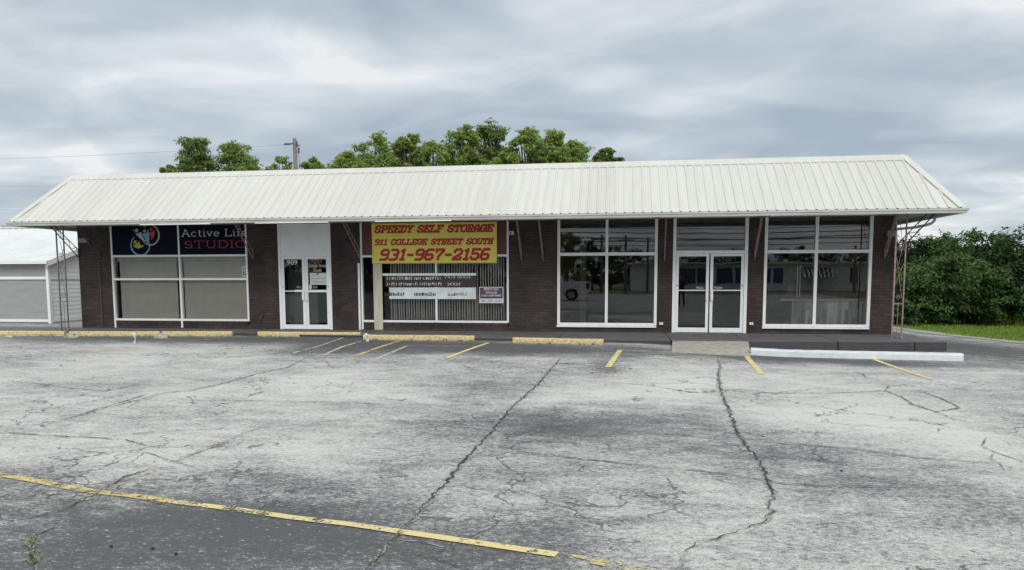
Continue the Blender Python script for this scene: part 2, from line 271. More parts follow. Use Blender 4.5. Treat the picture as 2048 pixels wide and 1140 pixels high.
# ------------------------------------------------------------------ mesh helpers
class MB:
    def __init__(s): s.v = []; s.f = []; s.mi = []; s.cur = 0
    def quad(s, a, b, c, d): s.poly([a, b, c, d])
    def poly(s, pts):
        i = len(s.v); s.v += [tuple(p) for p in pts]; s.f.append(tuple(range(i, i+len(pts)))); s.mi.append(s.cur)
    def box(s, x0, x1, y0, y1, z0, z1):
        if x0 > x1: x0, x1 = x1, x0
        if y0 > y1: y0, y1 = y1, y0
        if z0 > z1: z0, z1 = z1, z0
        i = len(s.v)
        s.v += [(x0, y0, z0), (x1, y0, z0), (x1, y1, z0), (x0, y1, z0), (x0, y0, z1), (x1, y0, z1), (x1, y1, z1), (x0, y1, z1)]
        for q in ((0, 3, 2, 1), (4, 5, 6, 7), (0, 1, 5, 4), (1, 2, 6, 5), (2, 3, 7, 6), (3, 0, 4, 7)):
            s.f.append(tuple(i+k for k in q)); s.mi.append(s.cur)
        return s
    def tube(s, pts, r, n=8, closed=False):
        pts = [Vector(p) for p in pts]; k = len(pts); rr = r if isinstance(r, (list, tuple)) else [r]*k
        base = len(s.v); ref = None
        for i, p in enumerate(pts):
            if closed: t = pts[(i+1) % k]-pts[i-1]
            else: t = pts[min(i+1, k-1)]-pts[max(i-1, 0)]
            t.normalize()
            if ref is None:
                ref = Vector((0, 0, 1)) if abs(t.z) < .9 else Vector((0, 1, 0))
            a = t.cross(ref); a.normalize(); b = t.cross(a); ref = -b if b.dot(ref) < 0 else b
            for j in range(n):
                th = 2*math.pi*j/n; q = p+(a*math.cos(th)+ref*math.sin(th))*rr[i]; s.v.append(tuple(q))
        for i in range(k if closed else k-1):
            i2 = (i+1) % k
            for j in range(n):
                j2 = (j+1) % n; s.f.append((base+i*n+j, base+i*n+j2, base+i2*n+j2, base+i2*n+j)); s.mi.append(s.cur)
        if not closed:
            s.f.append(tuple(base+j for j in range(n))); s.mi.append(s.cur)
            s.f.append(tuple(base+(k-1)*n+j for j in reversed(range(n)))); s.mi.append(s.cur)
        return s
    def bar(s, a, b, w, d=None):      # square bar between two points
        return s.tube([a, b], w*.7071, 4)
    def prism(s, pts, y0, y1):        # xz outline pushed along y
        n = len(pts)
        s.poly([(p[0], y0, p[1]) for p in pts]); s.poly([(p[0], y1, p[1]) for p in reversed(pts)])
        for i in range(n):
            a, b = pts[i], pts[(i+1) % n]; s.quad((a[0], y0, a[1]), (a[0], y1, a[1]), (b[0], y1, b[1]), (b[0], y0, b[1]))
        return s
    def build(s, name, mats, parent=None, smooth_=False, fix=True):
        if not isinstance(mats, (list, tuple)): mats = [mats]
        me = bpy.data.meshes.new(name); o = bpy.data.objects.new(name, me); col.objects.link(o)
        off = Vector((0, 0, 0))
        if parent is not None:
            o.parent = parent; q = parent
            while q is not None: off = off + q.location; q = q.parent
        me.from_pydata([(v[0]-off.x, v[1]-off.y, v[2]-off.z) for v in s.v], [], s.f)
        for m_ in mats: me.materials.append(m_)
        if len(mats) > 1: me.polygons.foreach_set('material_index', s.mi)
        if fix:
            bm = bmesh.new(); bm.from_mesh(me); bmesh.ops.recalc_face_normals(bm, faces=bm.faces); bm.to_mesh(me); bm.free()
        if smooth_: me.polygons.foreach_set('use_smooth', [True]*len(me.polygons))
        me.update(); return o
def center(o):
    # move a top-level mesh's origin to the middle of its base
    me = o.data; n = len(me.vertices); a = np.zeros(n*3); me.vertices.foreach_get('co', a); a = a.reshape(-1, 3)
    c = np.array([(a[:, 0].min()+a[:, 0].max())/2, (a[:, 1].min()+a[:, 1].max())/2, a[:, 2].min()])
    me.vertices.foreach_set('co', (a-c).ravel()); o.location = Vector(c)+o.location; me.update(); return o
def tag(o, label=None, cat=None, group=None, kind=None):
    if label: o['label'] = label
    if cat: o['category'] = cat
    if group: o['group'] = group
    if kind: o['kind'] = kind
    return o
def thing(name, loc, label, cat, group=None):
    o = bpy.data.objects.new(name, None); col.objects.link(o); o.location = loc; o.empty_display_size = .2
    return tag(o, label, cat, group)
def struct(mb, name, m_, **k):
    o = mb.build(name, m_, **k); o['kind'] = 'structure'; return o
def copy_tree(o, parent=None):
    c = o.copy(); col.objects.link(c); c.parent = parent
    for ch in list(o.children): copy_tree(ch, c)
    return c

# lettering -----------------------------------------------------------------
def text_obj(s, x, z, size, y, m_, name='lettering', parent=None, width=None, shear=0., offset=0., align='CENTER'):
    cu = bpy.data.curves.new('t', 'FONT'); cu.body = s; cu.size = size; cu.align_x = align; cu.align_y = 'CENTER'; cu.shear = shear; cu.offset = offset; cu.extrude = .001; cu.resolution_u = 4
    o = bpy.data.objects.new('t', cu); col.objects.link(o)
    dg = bpy.context.evaluated_depsgraph_get(); dg.update(); me = bpy.data.meshes.new_from_object(o.evaluated_get(dg))
    bpy.data.objects.remove(o); bpy.data.curves.remove(cu)
    a = np.zeros(len(me.vertices)*3); me.vertices.foreach_get('co', a); a = a.reshape(-1, 3)
    w = a[:, 0].max()-a[:, 0].min(); k = 1 if width is None else width/w
    if align == 'CENTER': a[:, 0] -= (a[:, 0].max()+a[:, 0].min())/2
    a[:, 1] -= (a[:, 1].max()+a[:, 1].min())/2
    off = Vector((0, 0, 0)); q = parent
    while q is not None: off = off+q.location; q = q.parent
    b = np.stack([a[:, 0]*k+x-off.x, y-a[:, 2]-off.y, a[:, 1]+z-off.z], 1)
    me.vertices.foreach_set('co', b.ravel()); me.materials.clear(); me.materials.append(m_); me.name = name
    ob = bpy.data.objects.new(name, me); col.objects.link(ob); ob.parent = parent; me.update(); return ob
CH_ = .16
def _o(w): c = CH_; return [[(c, 0), (w-c, 0), (w, c), (w, 1-c), (w-c, 1), (c, 1), (0, 1-c), (0, c), (c, 0)]]
W6 = .62
SLAB = {
 'S': [[(W6, .76), (W6, .84), (W6-CH_, 1), (CH_, 1), (0, .84), (0, .66), (CH_, .54), (W6-CH_, .46), (W6, .34), (W6, .16), (W6-CH_, 0), (CH_, 0), (0, .16), (0, .24)]],
 'P': [[(.1, 0), (.1, 1)], [(-.04, 0), (.26, 0)], [(-.04, 1), (.5, 1), (W6, .86), (W6, .60), (.5, .47), (.1, .47)]],
 'E': [[(.1, 0), (.1, 1)], [(W6, .8), (W6, 1), (-.04, 1)], [(W6, .2), (W6, 0), (-.04, 0)], [(.1, .5), (.42, .5)]],
 'F': [[(.1, 0), (.1, 1)], [(W6, .8), (W6, 1), (-.04, 1)], [(-.04, 0), (.26, 0)], [(.1, .5), (.42, .5)]],
 'D': [[(.1, 0), (.1, 1)], [(-.04, 1), (.46, 1), (W6, .84), (W6, .16), (.46, 0), (-.04, 0)]],
 'Y': [[(.02, 1), (.31, .48), (.60, 1)], [(.31, .48), (.31, 0)], [(-.06, 1), (.14, 1)], [(.48, 1), (.68, 1)], [(.18, 0), (.44, 0)]],
 'L': [[(.1, 0), (.1, 1)], [(-.04, 1), (.26, 1)], [(-.04, 0), (W6, 0), (W6, .26)]],
 'T': [[(.31, 0), (.31, 1)], [(0, .78), (0, 1), (W6, 1), (W6, .78)], [(.18, 0), (.44, 0)]],
 'O': _o(W6),
 'R': [[(.1, 0), (.1, 1)], [(-.04, 0), (.24, 0)], [(-.04, 1), (.5, 1), (W6, .87), (W6, .62), (.5, .5), (.1, .5)], [(.36, .5), (.56, .05)], [(.46, 0), (.68, 0)]],
 'A': [[(.06, 0), (.06, .66), (.24, 1), (.40, 1), (.58, .66), (.58, 0)], [(.06, .36), (.58, .36)], [(-.05, 0), (.16, 0)], [(.48, 0), (.69, 0)]],
 'G': [[(W6, .76), (W6, .84), (W6-CH_, 1), (CH_, 1), (0, 1-CH_), (0, CH_), (CH_, 0), (W6-CH_, 0), (W6, CH_), (W6, .46), (.36, .46)]],
 'C': [[(W6, .72), (W6, .84), (W6-CH_, 1), (CH_, 1), (0, 1-CH_), (0, CH_), (CH_, 0), (W6-CH_, 0), (W6, CH_), (W6, .28)]],
 'U': [[(.06, 1), (.06, CH_), (.2, 0), (.44, 0), (.58, CH_), (.58, 1)], [(-.05, 1), (.17, 1)], [(.47, 1), (.69, 1)]],
 'H': [[(.08, 0), (.08, 1)], [(.56, 0), (.56, 1)], [(.08, .5), (.56, .5)], [(-.05, 0), (.2, 0)], [(-.05, 1), (.2, 1)], [(.44, 0), (.69, 0)], [(.44, 1), (.69, 1)]],
 '1': [[(.24, 0), (.24, 1), (.06, .86)], [(.08, 0), (.40, 0)]],
 '2': [[(0, .74), (0, .84), (CH_, 1), (W6-CH_, 1), (W6, .84), (W6, .62), (.05, .12), (0, 0), (W6, 0), (W6, .2)]],
 '3': [[(.02, 1), (W6-CH_, 1), (W6, .84), (W6, .64), (.5, .52), (.30, .52)], [(.5, .52), (W6, .38), (W6, CH_), (W6-CH_, 0), (.02, 0)]],
 '5': [[(W6, 1), (.04, 1), (.04, .58), (W6-CH_, .58), (W6, .44), (W6, CH_), (W6-CH_, 0), (CH_, 0), (0, CH_), (0, .22)]],
 '6': [[(W6-.06, 1), (W6-.2, 1), (CH_, 1), (0, 1-CH_), (0, CH_), (CH_, 0), (W6-CH_, 0), (W6, CH_), (W6, .38), (.5, .5), (0, .5)]],
 '7': [[(0, .78), (0, 1), (W6, 1), (W6, .86), (.28, .3), (.28, 0)]],
 '9': [[(.06, 0), (.2, 0), (W6-CH_, 0), (W6, CH_), (W6, 1-CH_), (W6-CH_, 1), (CH_, 1), (0, 1-CH_), (0, .62), (.12, .5), (W6, .5)]],
 '-': [[(.05, .46), (.45, .46)]],
}
def arc(cx, cz, rx, rz, a0, a1, n=14): return [(cx+rx*math.cos(R(a0+(a1-a0)*i/n)), cz+rz*math.sin(R(a0+(a1-a0)*i/n))) for i in range(n+1)]
SERIF = {
 'A': [[(.06, 0), (.42, 1), (.78, 0)], [(.2, .36), (.64, .36)], [(-.06, 0), (.2, 0)], [(.64, 0), (.92, 0)], [(.3, 1), (.44, 1)]],
 'c': [arc(.27, .33, .25, .33, 40, 320)],
 't': [[(.16, .92), (.16, .12), (.24, .02), (.36, .06)], [(.02, .64), (.36, .64)]],
 'i': [[(.14, 0), (.14, .66)], [(.02, 0), (.27, 0)], [(.03, .66), (.14, .66)], [(.11, .88), (.17, .94)]],
 'v': [[(.06, .66), (.28, 0), (.50, .66)], [(-.02, .66), (.17, .66)], [(.4, .66), (.6, .66)]],
 'e': [[(.02, .36), (.52, .36)]+arc(.27, .33, .25, .33, 5, 320)],
 'L': [[(.14, 0), (.14, 1)], [(0, 1), (.3, 1)], [(0, 0), (.66, 0), (.68, .24)]],
 'f': [[(.14, 0), (.14, .84), (.24, .99), (.38, .96)], [(.0, .64), (.34, .64)], [(.02, 0), (.28, 0)]],
 'S': [arc(.34, .74, .28, .25, 20, 265)+arc(.34, .25, .30, .25, 85, -160)],
 'T': [[(.4, 0), (.4, 1)], [(.02, .8), (.02, 1), (.78, 1), (.78, .8)], [(.26, 0), (.54, 0)]],
 'U': [[(.12, 1), (.12, .3)]+arc(.42, .3, .30, .3, 180, 360)+[(.72, 1)], [(0, 1), (.26, 1)], [(.6, 1), (.84, 1)]],
 'D': [[(.12, 0), (.12, 1)], [(0, 1), (.4, 1)]+arc(.4, .5, .4, .5, 90, -90)+[(0, 0)]],
 'I': [[(.14, 0), (.14, 1)], [(0, 0), (.28, 0)], [(0, 1), (.28, 1)]],
 'O': [arc(.42, .5, .42, .5, 0, 360, 24)],
}
SADV = {'1': .40, '-': .5, ' ': .34}
ADV = {' ': .30, 'c': .54, 't': .38, 'i': .27, 'v': .58, 'e': .55, 'f': .36, 'I': .28, 'A': .88, 'L': .68, 'O': .86, 'D': .82, 'U': .84, 'T': .80, 'S': .66}
def stroke_text(s, font, x0, x1, z0, z1, y, wt, m_, name, parent, shear=0., gap=.22, adv=None):
    adv = adv or {}
    total = 0; xs = []
    for ch in s:
        xs.append(total); total += adv.get(ch, W6)+gap
    total -= gap
    H = z1-z0; kx = (x1-x0)/total; mb = MB(); c = 0
    for ch, cx in zip(s, xs):
        for line in font.get(ch, []):
            P = [Vector(((cx+p[0])*kx+x0+shear*(p[1]-.5)*H, z0+(wt/2+p[1]*(1-wt))*H)) for p in line]
            for a, b in zip(P[:-1], P[1:]):
                d = b-a
                if d.length < 1e-5: continue
                d.normalize(); n = Vector((-d.y, d.x)); w = wt*H/2; e = d*w*.92
                wn = w*(1.0 if font is SLAB else (.55+.45*abs(d.y)))
                q = [a-e*(1 if font is SLAB else .3)-n*wn, b+e*(1 if font is SLAB else .3)-n*wn, b+e*(1 if font is SLAB else .3)+n*wn, a-e*(1 if font is SLAB else .3)+n*wn]
                yy = y-c*.00004; c += 1
                mb.poly([(v.x, yy, v.y) for v in q])
    return mb.build(name, m_, parent, fix=False)

# ================================================================== GROUND
GZ = -0.30
mb = MB(); mb.quad((-900, -900, GZ), (900, -900, GZ), (900, 900, GZ), (-900, 900, GZ))
M['ground'] = mat('grass_ground', (.115, .165, .035), .9, (.075, .11, .028), 1.5, .5, 30)
struct(mb, 'ground', M['ground'])

EDGE = [zp(x, y, -.2) for x, y in ((1790, 656), (1860, 666), (1940, 674), (2048, 686), (2300, 716))]   # far edge of the asphalt, right
EDGE = [EDGE[0]+(EDGE[0]-EDGE[1])*4] + EDGE + [EDGE[-1]+(EDGE[-1]-EDGE[-2])*6]
def edge_x(y):       # x of the edge line at depth y
    P = EDGE
    for a, b in zip(P[:-1], P[1:]):
        if (a.y-y)*(b.y-y) <= 0 and abs(a.y-b.y) > 1e-6: return a.x+(b.x-a.x)*(y-a.y)/(b.y-a.y)
    return P[0].x if y > P[0].y else P[-1].x+ (P[-2].y-y)*0
BL = []   # wear blobs in metres on the lot: x, y, rx, ry, amount (+ pale / - dark)
def blob(px, py, rx, ry, a):
    c = gp(px, py); e = gp(px+rx, py); f = gp(px, py+ry); h = gp(px, max(py-ry, 672)); BL.append((c.x, c.y, max((e-c).length, .1), max((f-h).length/2, .12), a))
for a in ((120, 740, 160, 40, .22), (420, 730, 220, 22, .12), (200, 800, 240, 40, .16), (600, 770, 130, 45, .32), (760, 790, 150, 40, .22), (330, 900, 170, 40, .28), (620, 900, 160, 35, .20), (60, 900, 130, 40, .15),
          (1150, 790, 110, 25, .25), (1330, 770, 130, 32, .36), (1620, 760, 130, 22, .22), (1760, 830, 180, 48, .42), (1600, 830, 110, 30, .22), (1980, 900, 120, 40, .25), (1900, 760, 130, 25, .12), (1650, 730, 80, 10, .25),
          (300, 690, 330, 10, .16), (560, 690, 70, 8, .2), (1080, 712, 100, 8, .12), (1380, 735, 90, 22, .22), (850, 712, 160, 5, .2), (1950, 740, 110, 10, .18),
          (1130, 855, 125, 30, -.50), (1070, 835, 70, 20, -.2), (1210, 735, 30, 18, -.3), (1100, 745, 130, 14, -.12), (930, 775, 120, 20, -.24), (880, 850, 130, 22, -.22), (1500, 885, 180, 40, -.22), (1330, 830, 120, 22, -.16),
          (1700, 930, 160, 32, -.14), (1900, 1000, 160, 40, -.12), (300, 825, 200, 10, -.14), (180, 770, 180, 8, -.1), (1500, 800, 70, 18, -.12),
          (450, 960, 260, 26, -.25), (60, 945, 110, 20, -.26), (200, 1080, 340, 70, -.52), (600, 1070, 300, 75, -.50), (800, 985, 110, 26, -.12), (950, 1120, 200, 40, -.36), (1130, 1075, 150, 30, -.3), (300, 1010, 340, 22, -.30),
          (250, 1010, 70, 18, .35), (1500, 1090, 240, 60, .04), (1300, 960, 240, 50, .02), (640, 945, 90, 10, .15), (1250, 1020, 170, 30, .05), (1750, 1050, 180, 60, .05),
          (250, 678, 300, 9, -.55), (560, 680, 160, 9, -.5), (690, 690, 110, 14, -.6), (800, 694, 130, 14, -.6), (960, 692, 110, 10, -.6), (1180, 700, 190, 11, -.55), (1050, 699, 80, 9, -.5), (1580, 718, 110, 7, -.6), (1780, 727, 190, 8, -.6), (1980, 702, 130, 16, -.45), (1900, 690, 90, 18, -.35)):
    blob(*a)
def wear(x, y):
    v = .60
    for bx, by, rx, ry, a in BL:
        q = ((x-bx)/rx)**2+((y-by)/ry)**2
        if q < 9: v += a*math.exp(-q)
    v = .62+(v-.60)*1.0
    v += .08*mnoise.noise((x*.35, y*.55, 3.1)) + .07*mnoise.noise((x*1.3, y*2.2, 7.7))
    return v
def lot():
    xs = sorted(set([round(-70+i*2.5, 3) for i in range(20)] + [round(-20+i*.2, 3) for i in range(171)] + [round(14.5+i*2.5, 3) for i in range(24)]))
    ys = sorted(set([round(-46+i*1.5, 3) for i in range(17)] + [round(-21+i*.16, 3) for i in range(120)] + [round(-1.8+i*.4, 3) for i in range(11)] + [round(2.8+i*1.2, 3) for i in range(18)]))
    V = []; idx = {}; Fc = []; wr = []
    def vid(i, j):
        if (i, j) not in idx: idx[(i, j)] = len(V); V.append((xs[i], ys[j], g(xs[i], ys[j]))); wr.append(wear(xs[i], ys[j]))
        return idx[(i, j)]
    for i in range(len(xs)-1):
        for j in range(len(ys)-1):
            cx, cy = (xs[i]+xs[i+1])/2, (ys[j]+ys[j+1])/2
            if cx > edge_x(cy)+.15: continue
            Fc.append((vid(i, j), vid(i+1, j), vid(i+1, j+1), vid(i, j+1)))
    me = bpy.data.meshes.new('parking_lot'); me.from_pydata(V, [], Fc)
    at = me.attributes.new('wear', 'FLOAT', 'POINT'); at.data.foreach_set('value', wr)
    me.polygons.foreach_set('use_smooth', [True]*len(me.polygons))
    o = bpy.data.objects.new('parking_lot', me); col.objects.link(o); o['kind'] = 'structure'
    m, nt, b, out = newmat('worn_asphalt'); N, L = nt.nodes, nt.links
    tc = N.new('ShaderNodeTexCoord'); a = N.new('ShaderNodeAttribute'); a.attribute_name = 'wear'
    def nz(scale, detail, rough=.55, st=(1, 1, 1), dist=0):
        mp = N.new('ShaderNodeMapping'); mp.inputs['Scale'].default_value = st; L.new(tc.outputs['Object'], mp.inputs[0])
        n = N.new('ShaderNodeTexNoise'); n.inputs['Scale'].default_value = scale; n.inputs['Detail'].default_value = detail; n.inputs['Roughness'].default_value = rough; n.inputs['Distortion'].default_value = dist
        L.new(mp.outputs[0], n.inputs[0]); return n.outputs[0]
    def ma(op, x, y=None, z=None):
        n = N.new('ShaderNodeMath'); n.operation = op
        for i, v in enumerate((x, y, z)):
            if v is None: continue
            if isinstance(v, (int, float)): n.inputs[i].default_value = v
            else: L.new(v, n.inputs[i])
        return n.outputs[0]
    big = nz(.9, 6, .6, (1, 1.5, 1), .6); mid = nz(5, 8, .7, (.7, 1.3, 1), .4); fine = nz(26, 5, .75, (.7, 1.2, 1)); grit = nz(120, 3, .6)
    v = ma('MULTIPLY_ADD', ma('SUBTRACT', big, .5), .85, a.outputs['Fac'])
    v = ma('MULTIPLY_ADD', ma('SUBTRACT', mid, .5), 1.0, v)
    v = ma('MULTIPLY_ADD', ma('SUBTRACT', fine, .5), 1.8, v)
    v = ma('MULTIPLY_ADD', ma('SUBTRACT', grit, .5), 1.6, v)
    r = N.new('ShaderNodeValToRGB'); L.new(v, r.inputs[0]); e = r.color_ramp.elements
    e[0].position = .0; e[0].color = (.088, .089, .089, 1); e[1].position = 1.1; e[1].color = (.57, .555, .505, 1)
    for p, c in ((.28, (.122, .122, .120)), (.45, (.225, .223, .213)), (.66, (.375, .368, .340))):
        k = e.new(p); k.color = c4(c)
    # small peeled flakes and dark pin holes in the sealed areas
    fk = nz(26, 3, .6, (.7, 1.3, 1)); ff = ma('MULTIPLY', ma('MULTIPLY', ma('SUBTRACT', ma('MULTIPLY_ADD', mid, .25, fk), .76), 14), 1.0)
    ffc = N.new('ShaderNodeClamp'); L.new(ff, ffc.inputs[0])
    fmx = N.new('ShaderNodeMix'); fmx.data_type = 'RGBA'; L.new(ma('MULTIPLY', ffc.outputs[0], .75), fmx.inputs[0]); L.new(r.outputs[0], fmx.inputs[6]); fmx.inputs[7].default_value = (.50, .49, .46, 1)
    pk = nz(17, 4, .65, (.8, 1.2, 1)); pf = ma('MULTIPLY', ma('SUBTRACT', .36, pk), 12); pfc = N.new('ShaderNodeClamp'); L.new(pf, pfc.inputs[0])
    pmx = N.new('ShaderNodeMix'); pmx.data_type = 'RGBA'; L.new(ma('MULTIPLY', pfc.outputs[0], .7), pmx.inputs[0]); L.new(fmx.outputs[2], pmx.inputs[6]); pmx.inputs[7].default_value = (.075, .078, .083, 1)
    # fine hair-crack network where the surface has aged
    vo = N.new('ShaderNodeTexVoronoi'); vo.feature = 'DISTANCE_TO_EDGE'; vo.inputs['Scale'].default_value = 1.1; vo.inputs['Randomness'].default_value = 1
    mp = N.new('ShaderNodeMapping'); L.new(tc.outputs['Object'], mp.inputs[0]); mp.inputs['Rotation'].default_value = (0, 0, .4)
    wv = N.new('ShaderNodeTexNoise'); wv.inputs['Scale'].default_value = 3.5; wv.inputs['Detail'].default_value = 4; L.new(mp.outputs[0], wv.inputs[0])
    ad = N.new('ShaderNodeVectorMath'); ad.operation = 'MULTIPLY_ADD'; L.new(wv.outputs[1], ad.inputs[0]); ad.inputs[1].default_value = (.5, .5, .5); L.new(mp.outputs[0], ad.inputs[2]); L.new(ad.outputs[0], vo.inputs[0])
    cm = nz(.45, 3); cr = ma('LESS_THAN', vo.outputs['Distance'], .012); cr = ma('MULTIPLY', cr, ma('GREATER_THAN', ma('MULTIPLY_ADD', mid, .35, cm), .70))
    mx = N.new('ShaderNodeMix'); mx.data_type = 'RGBA'; L.new(ma('MULTIPLY', cr, .7), mx.inputs[0]); L.new(pmx.outputs[2], mx.inputs[6]); mx.inputs[7].default_value = (.06, .06, .06, 1)
    L.new(mx.outputs[2], b.inputs['Base Color']); b.inputs['Roughness'].default_value = .85; b.inputs['Specular IOR Level'].default_value = .3
    bp = N.new('ShaderNodeBump'); bp.inputs['Strength'].default_value = .35; bp.inputs['Distance'].default_value = .008
    L.new(ma('ADD', fine, grit), bp.inputs['Height']); L.new(bp.outputs[0], b.inputs['Normal'])
    me.materials.append(m)
lot()

def strip(name, pts, w, m_, dz=.008, jag=0, taper=False, seed=0, step=.12, mbin=None):
    rnd = random.Random(seed); Q = []
    for a, b in zip(pts[:-1], pts[1:]):
        n = max(1, int((b-a).length/step))
        for i in range(n): Q.append(a.lerp(b, i/n))
    Q.append(pts[-1]); mb = mbin or MB(); prev = None; N_ = len(Q)
    for i, p in enumerate(Q):
        t = Q[min(i+1, N_-1)]-Q[max(i-1, 0)]; t.z = 0; t.normalize(); n = Vector((-t.y, t.x, 0))
        ww = w[min(int(i/N_*len(w)), len(w)-1)] if isinstance(w, (list, tuple)) else w
        ww *= .45+1.3*abs(mnoise.noise((p.x*2.3+seed, p.y*2.3, 1.7))) if jag else 1
        if taper: ww *= min(1, 4*min(i, N_-1-i)/N_+.15)
        o = n*rnd.uniform(-jag, jag)*2.2 if jag else Vector()
        l = p+o+n*ww/2*(1+(rnd.uniform(-.7, .5) if jag else 0)); r = p+o-n*ww/2*(1+(rnd.uniform(-.7, .5) if jag else 0))
        l = Vector((l.x, l.y, g(l.x, l.y)+dz)); r = Vector((r.x, r.y, g(r.x, r.y)+dz))
        if prev: mb.quad(prev[0], prev[1], r, l)
        prev = (l, r)
    if mbin is not None: return None
    return struct(mb, name, m_)
def G(*pp): return [gp(x, y) for x, y in pp]
YB = worn_paint('bright_line_paint', (.74, .61, .27), .72, 9, 40); YF = worn_paint('worn_line_paint', (.66, .52, .20), .60); YX = worn_paint('faded_line_paint', (.46, .40, .25), .42, 12, 50); YM = worn_paint('half_worn_line_paint', (.64, .52, .24), .50, 12, 55); WF = worn_paint('pale_line_paint', (.62, .58, .44), .58); WX = worn_paint('ghost_line_paint', (.52, .48, .34), .44, 10, 45); YN = worn_paint('foreground_line_paint', (.72, .59, .29), .62, 7, 45)
for pts, w, m_ in (
    (((1241, 700), (1216, 735)), .11, YB), (((1493, 713), (1523, 749)), .11, YB), (((1746, 718), (1862, 759)), .10, YB), (((977, 686), (893, 717)), .10, YB),
    (((812, 678), (712, 712)), .10, YF), (((722, 683), (685, 694), (645, 712)), .09, WF), (((686, 676), (640, 692), (585, 707)), .07, WF), (((812, 693), (752, 720)), .09, WF),
    (((812, 692), (975, 693)), .05, WF), (((1243, 701), (1370, 706), (1500, 714)), .07, WF), (((1235, 711), (1445, 707)), .05, WF), (((1225, 724), (1420, 717)), .05, YX), (((1216, 735), (1480, 722)), .05, YX), (((1216, 735), (1330, 740), (1440, 744)), .06, YX),
    (((1935, 725), (2020, 728), (2120, 744)), .07, WF), (((1900, 712), (2000, 713), (2120, 716)), .05, YX), (((360, 683), (455, 677)), .05, WF),
    (((-60, 941), (0, 951), (68, 962), (137, 976), (191, 985), (260, 992), (342, 1004)), .085, YF), (((342, 1004), (478, 1021), (581, 1036), (700, 1050), (782, 1062)), .078, YN), (((782, 1062), (919, 1082), (1114, 1111)), .082, YB), (((1114, 1111), (1210, 1128), (1330, 1150)), .09, YM),
    (((-40, 992), (100, 989), (180, 983)), .055, WX), (((150, 1010), (330, 930), (440, 885), (520, 856)), .07, YX), (((220, 872), (340, 862), (540, 853)), .09, YX), (((965, 900), (1060, 908), (1130, 917), (1260, 925)), .07, YX)):
    strip('parking_line', G(*pts), w, m_)
# cracks
CR = [([(1435, 716), (1440, 735), (1436, 752), (1441, 775), (1447, 800), (1460, 825), (1475, 868), (1490, 890), (1510, 910), (1530, 945), (1540, 975), (1549, 1000), (1534, 1018), (1546, 1020), (1525, 1045), (1490, 1062), (1430, 1078), (1385, 1093), (1365, 1115), (1358, 1145)], .042),
      ([(1128, 710), (1105, 735), (1075, 770), (1035, 805), (1020, 820), (985, 862), (950, 898), (930, 920), (885, 975), (840, 1020), (815, 1050), (790, 1075), (765, 1105), (730, 1145)], .04),
      ([(620, 712), (575, 735), (515, 748), (455, 765), (390, 780), (330, 787), (290, 790), (240, 806), (190, 820), (140, 836), (90, 846)], .028), ([(330, 787), (290, 797), (200, 820), (135, 840)], .018),
      ([(-20, 865), (100, 872), (200, 877), (250, 880), (280, 888), (310, 896)], .026), ([(-10, 759), (70, 768), (150, 778), (210, 782), (300, 787)], .018), ([(330, 790), (370, 800), (510, 802), (700, 806), (860, 812)], .018),
      ([(1440, 775), (1560, 787), (1660, 787), (1768, 782), (1800, 793), (1822, 808), (1860, 820), (1910, 840), (1980, 852), (2060, 868)], .026), ([(1840, 783), (1880, 797), (1900, 806), (1920, 817), (1880, 823), (1862, 828)], .024), ([(1770, 782), (1778, 772), (1830, 771)], .016), ([(1700, 742), (1725, 748), (1730, 755), (1762, 762)], .016),
      ([(965, 897), (1015, 897), (1040, 905), (1130, 915), (1240, 927), (1340, 938), (1400, 942), (1530, 962), (1560, 968), (1640, 973), (1720, 974), (1850, 975), (1890, 981)], .018),
      ([(1240, 862), (1348, 870), (1430, 878), (1540, 885), (1690, 897), (1830, 915), (1950, 925), (2060, 933)], .016), ([(1975, 875), (1962, 893), (1990, 905), (2020, 915), (2060, 930)], .014), ([(1990, 905), (1980, 918), (2000, 930), (2010, 945)], .009),
      ([(-10, 1043), (60, 1037), (110, 1025), (140, 1015), (190, 990), (250, 955), (300, 938)], .02), ([(130, 1046), (100, 1060), (70, 1070), (60, 1085), (65, 1110), (74, 1145)], .024), ([(250, 935), (290, 905), (350, 925), (400, 938)], .012), ([(350, 925), (400, 905), (470, 880)], .012), ([(205, 935), (240, 922), (275, 908)], .012),
      ([(795, 1082), (830, 1083), (870, 1090), (890, 1096), (868, 1118)], .016), ([(775, 1108), (830, 1110), (880, 1122), (950, 1145)], .016), ([(890, 1095), (945, 1078), (1000, 1050)], .010), ([(290, 998), (320, 1008), (345, 1011)], .016),
      ([(1110, 760), (1200, 765), (1290, 770), (1340, 778), (1400, 787), (1440, 790), (1520, 791)], .016), ([(500, 748), (620, 748), (740, 744), (860, 738)], .012), ([(560, 760), (700, 758), (860, 761)], .010), ([(1110, 727), (1170, 729)], .03), ([(480, 862), (620, 846), (720, 840)], .012), ([(920, 730), (945, 738), (955, 741)], .02), ([(820, 848), (1000, 842), (1040, 838)], .02)]
mbc = MB(); mbs = MB()
for i, (pts, w) in enumerate(CR):
    P = G(*pts)
    strip('', P, w*2.1, None, .006, w*.30, True, i+100, .09, mbs)
    strip('', P, w*.62, None, .011, w*.26, True, i, .045, mbc)
M['crack'] = mat('crack_dark', (.06, .058, .053), .95, (.028, .027, .025), 8); M['spall'] = worn_paint('crack_spall', (.36, .35, .32), .5, 7, 50)
struct(mbs, 'crack_spalling', M['spall']); struct(mbc, 'asphalt_cracks', M['crack'])
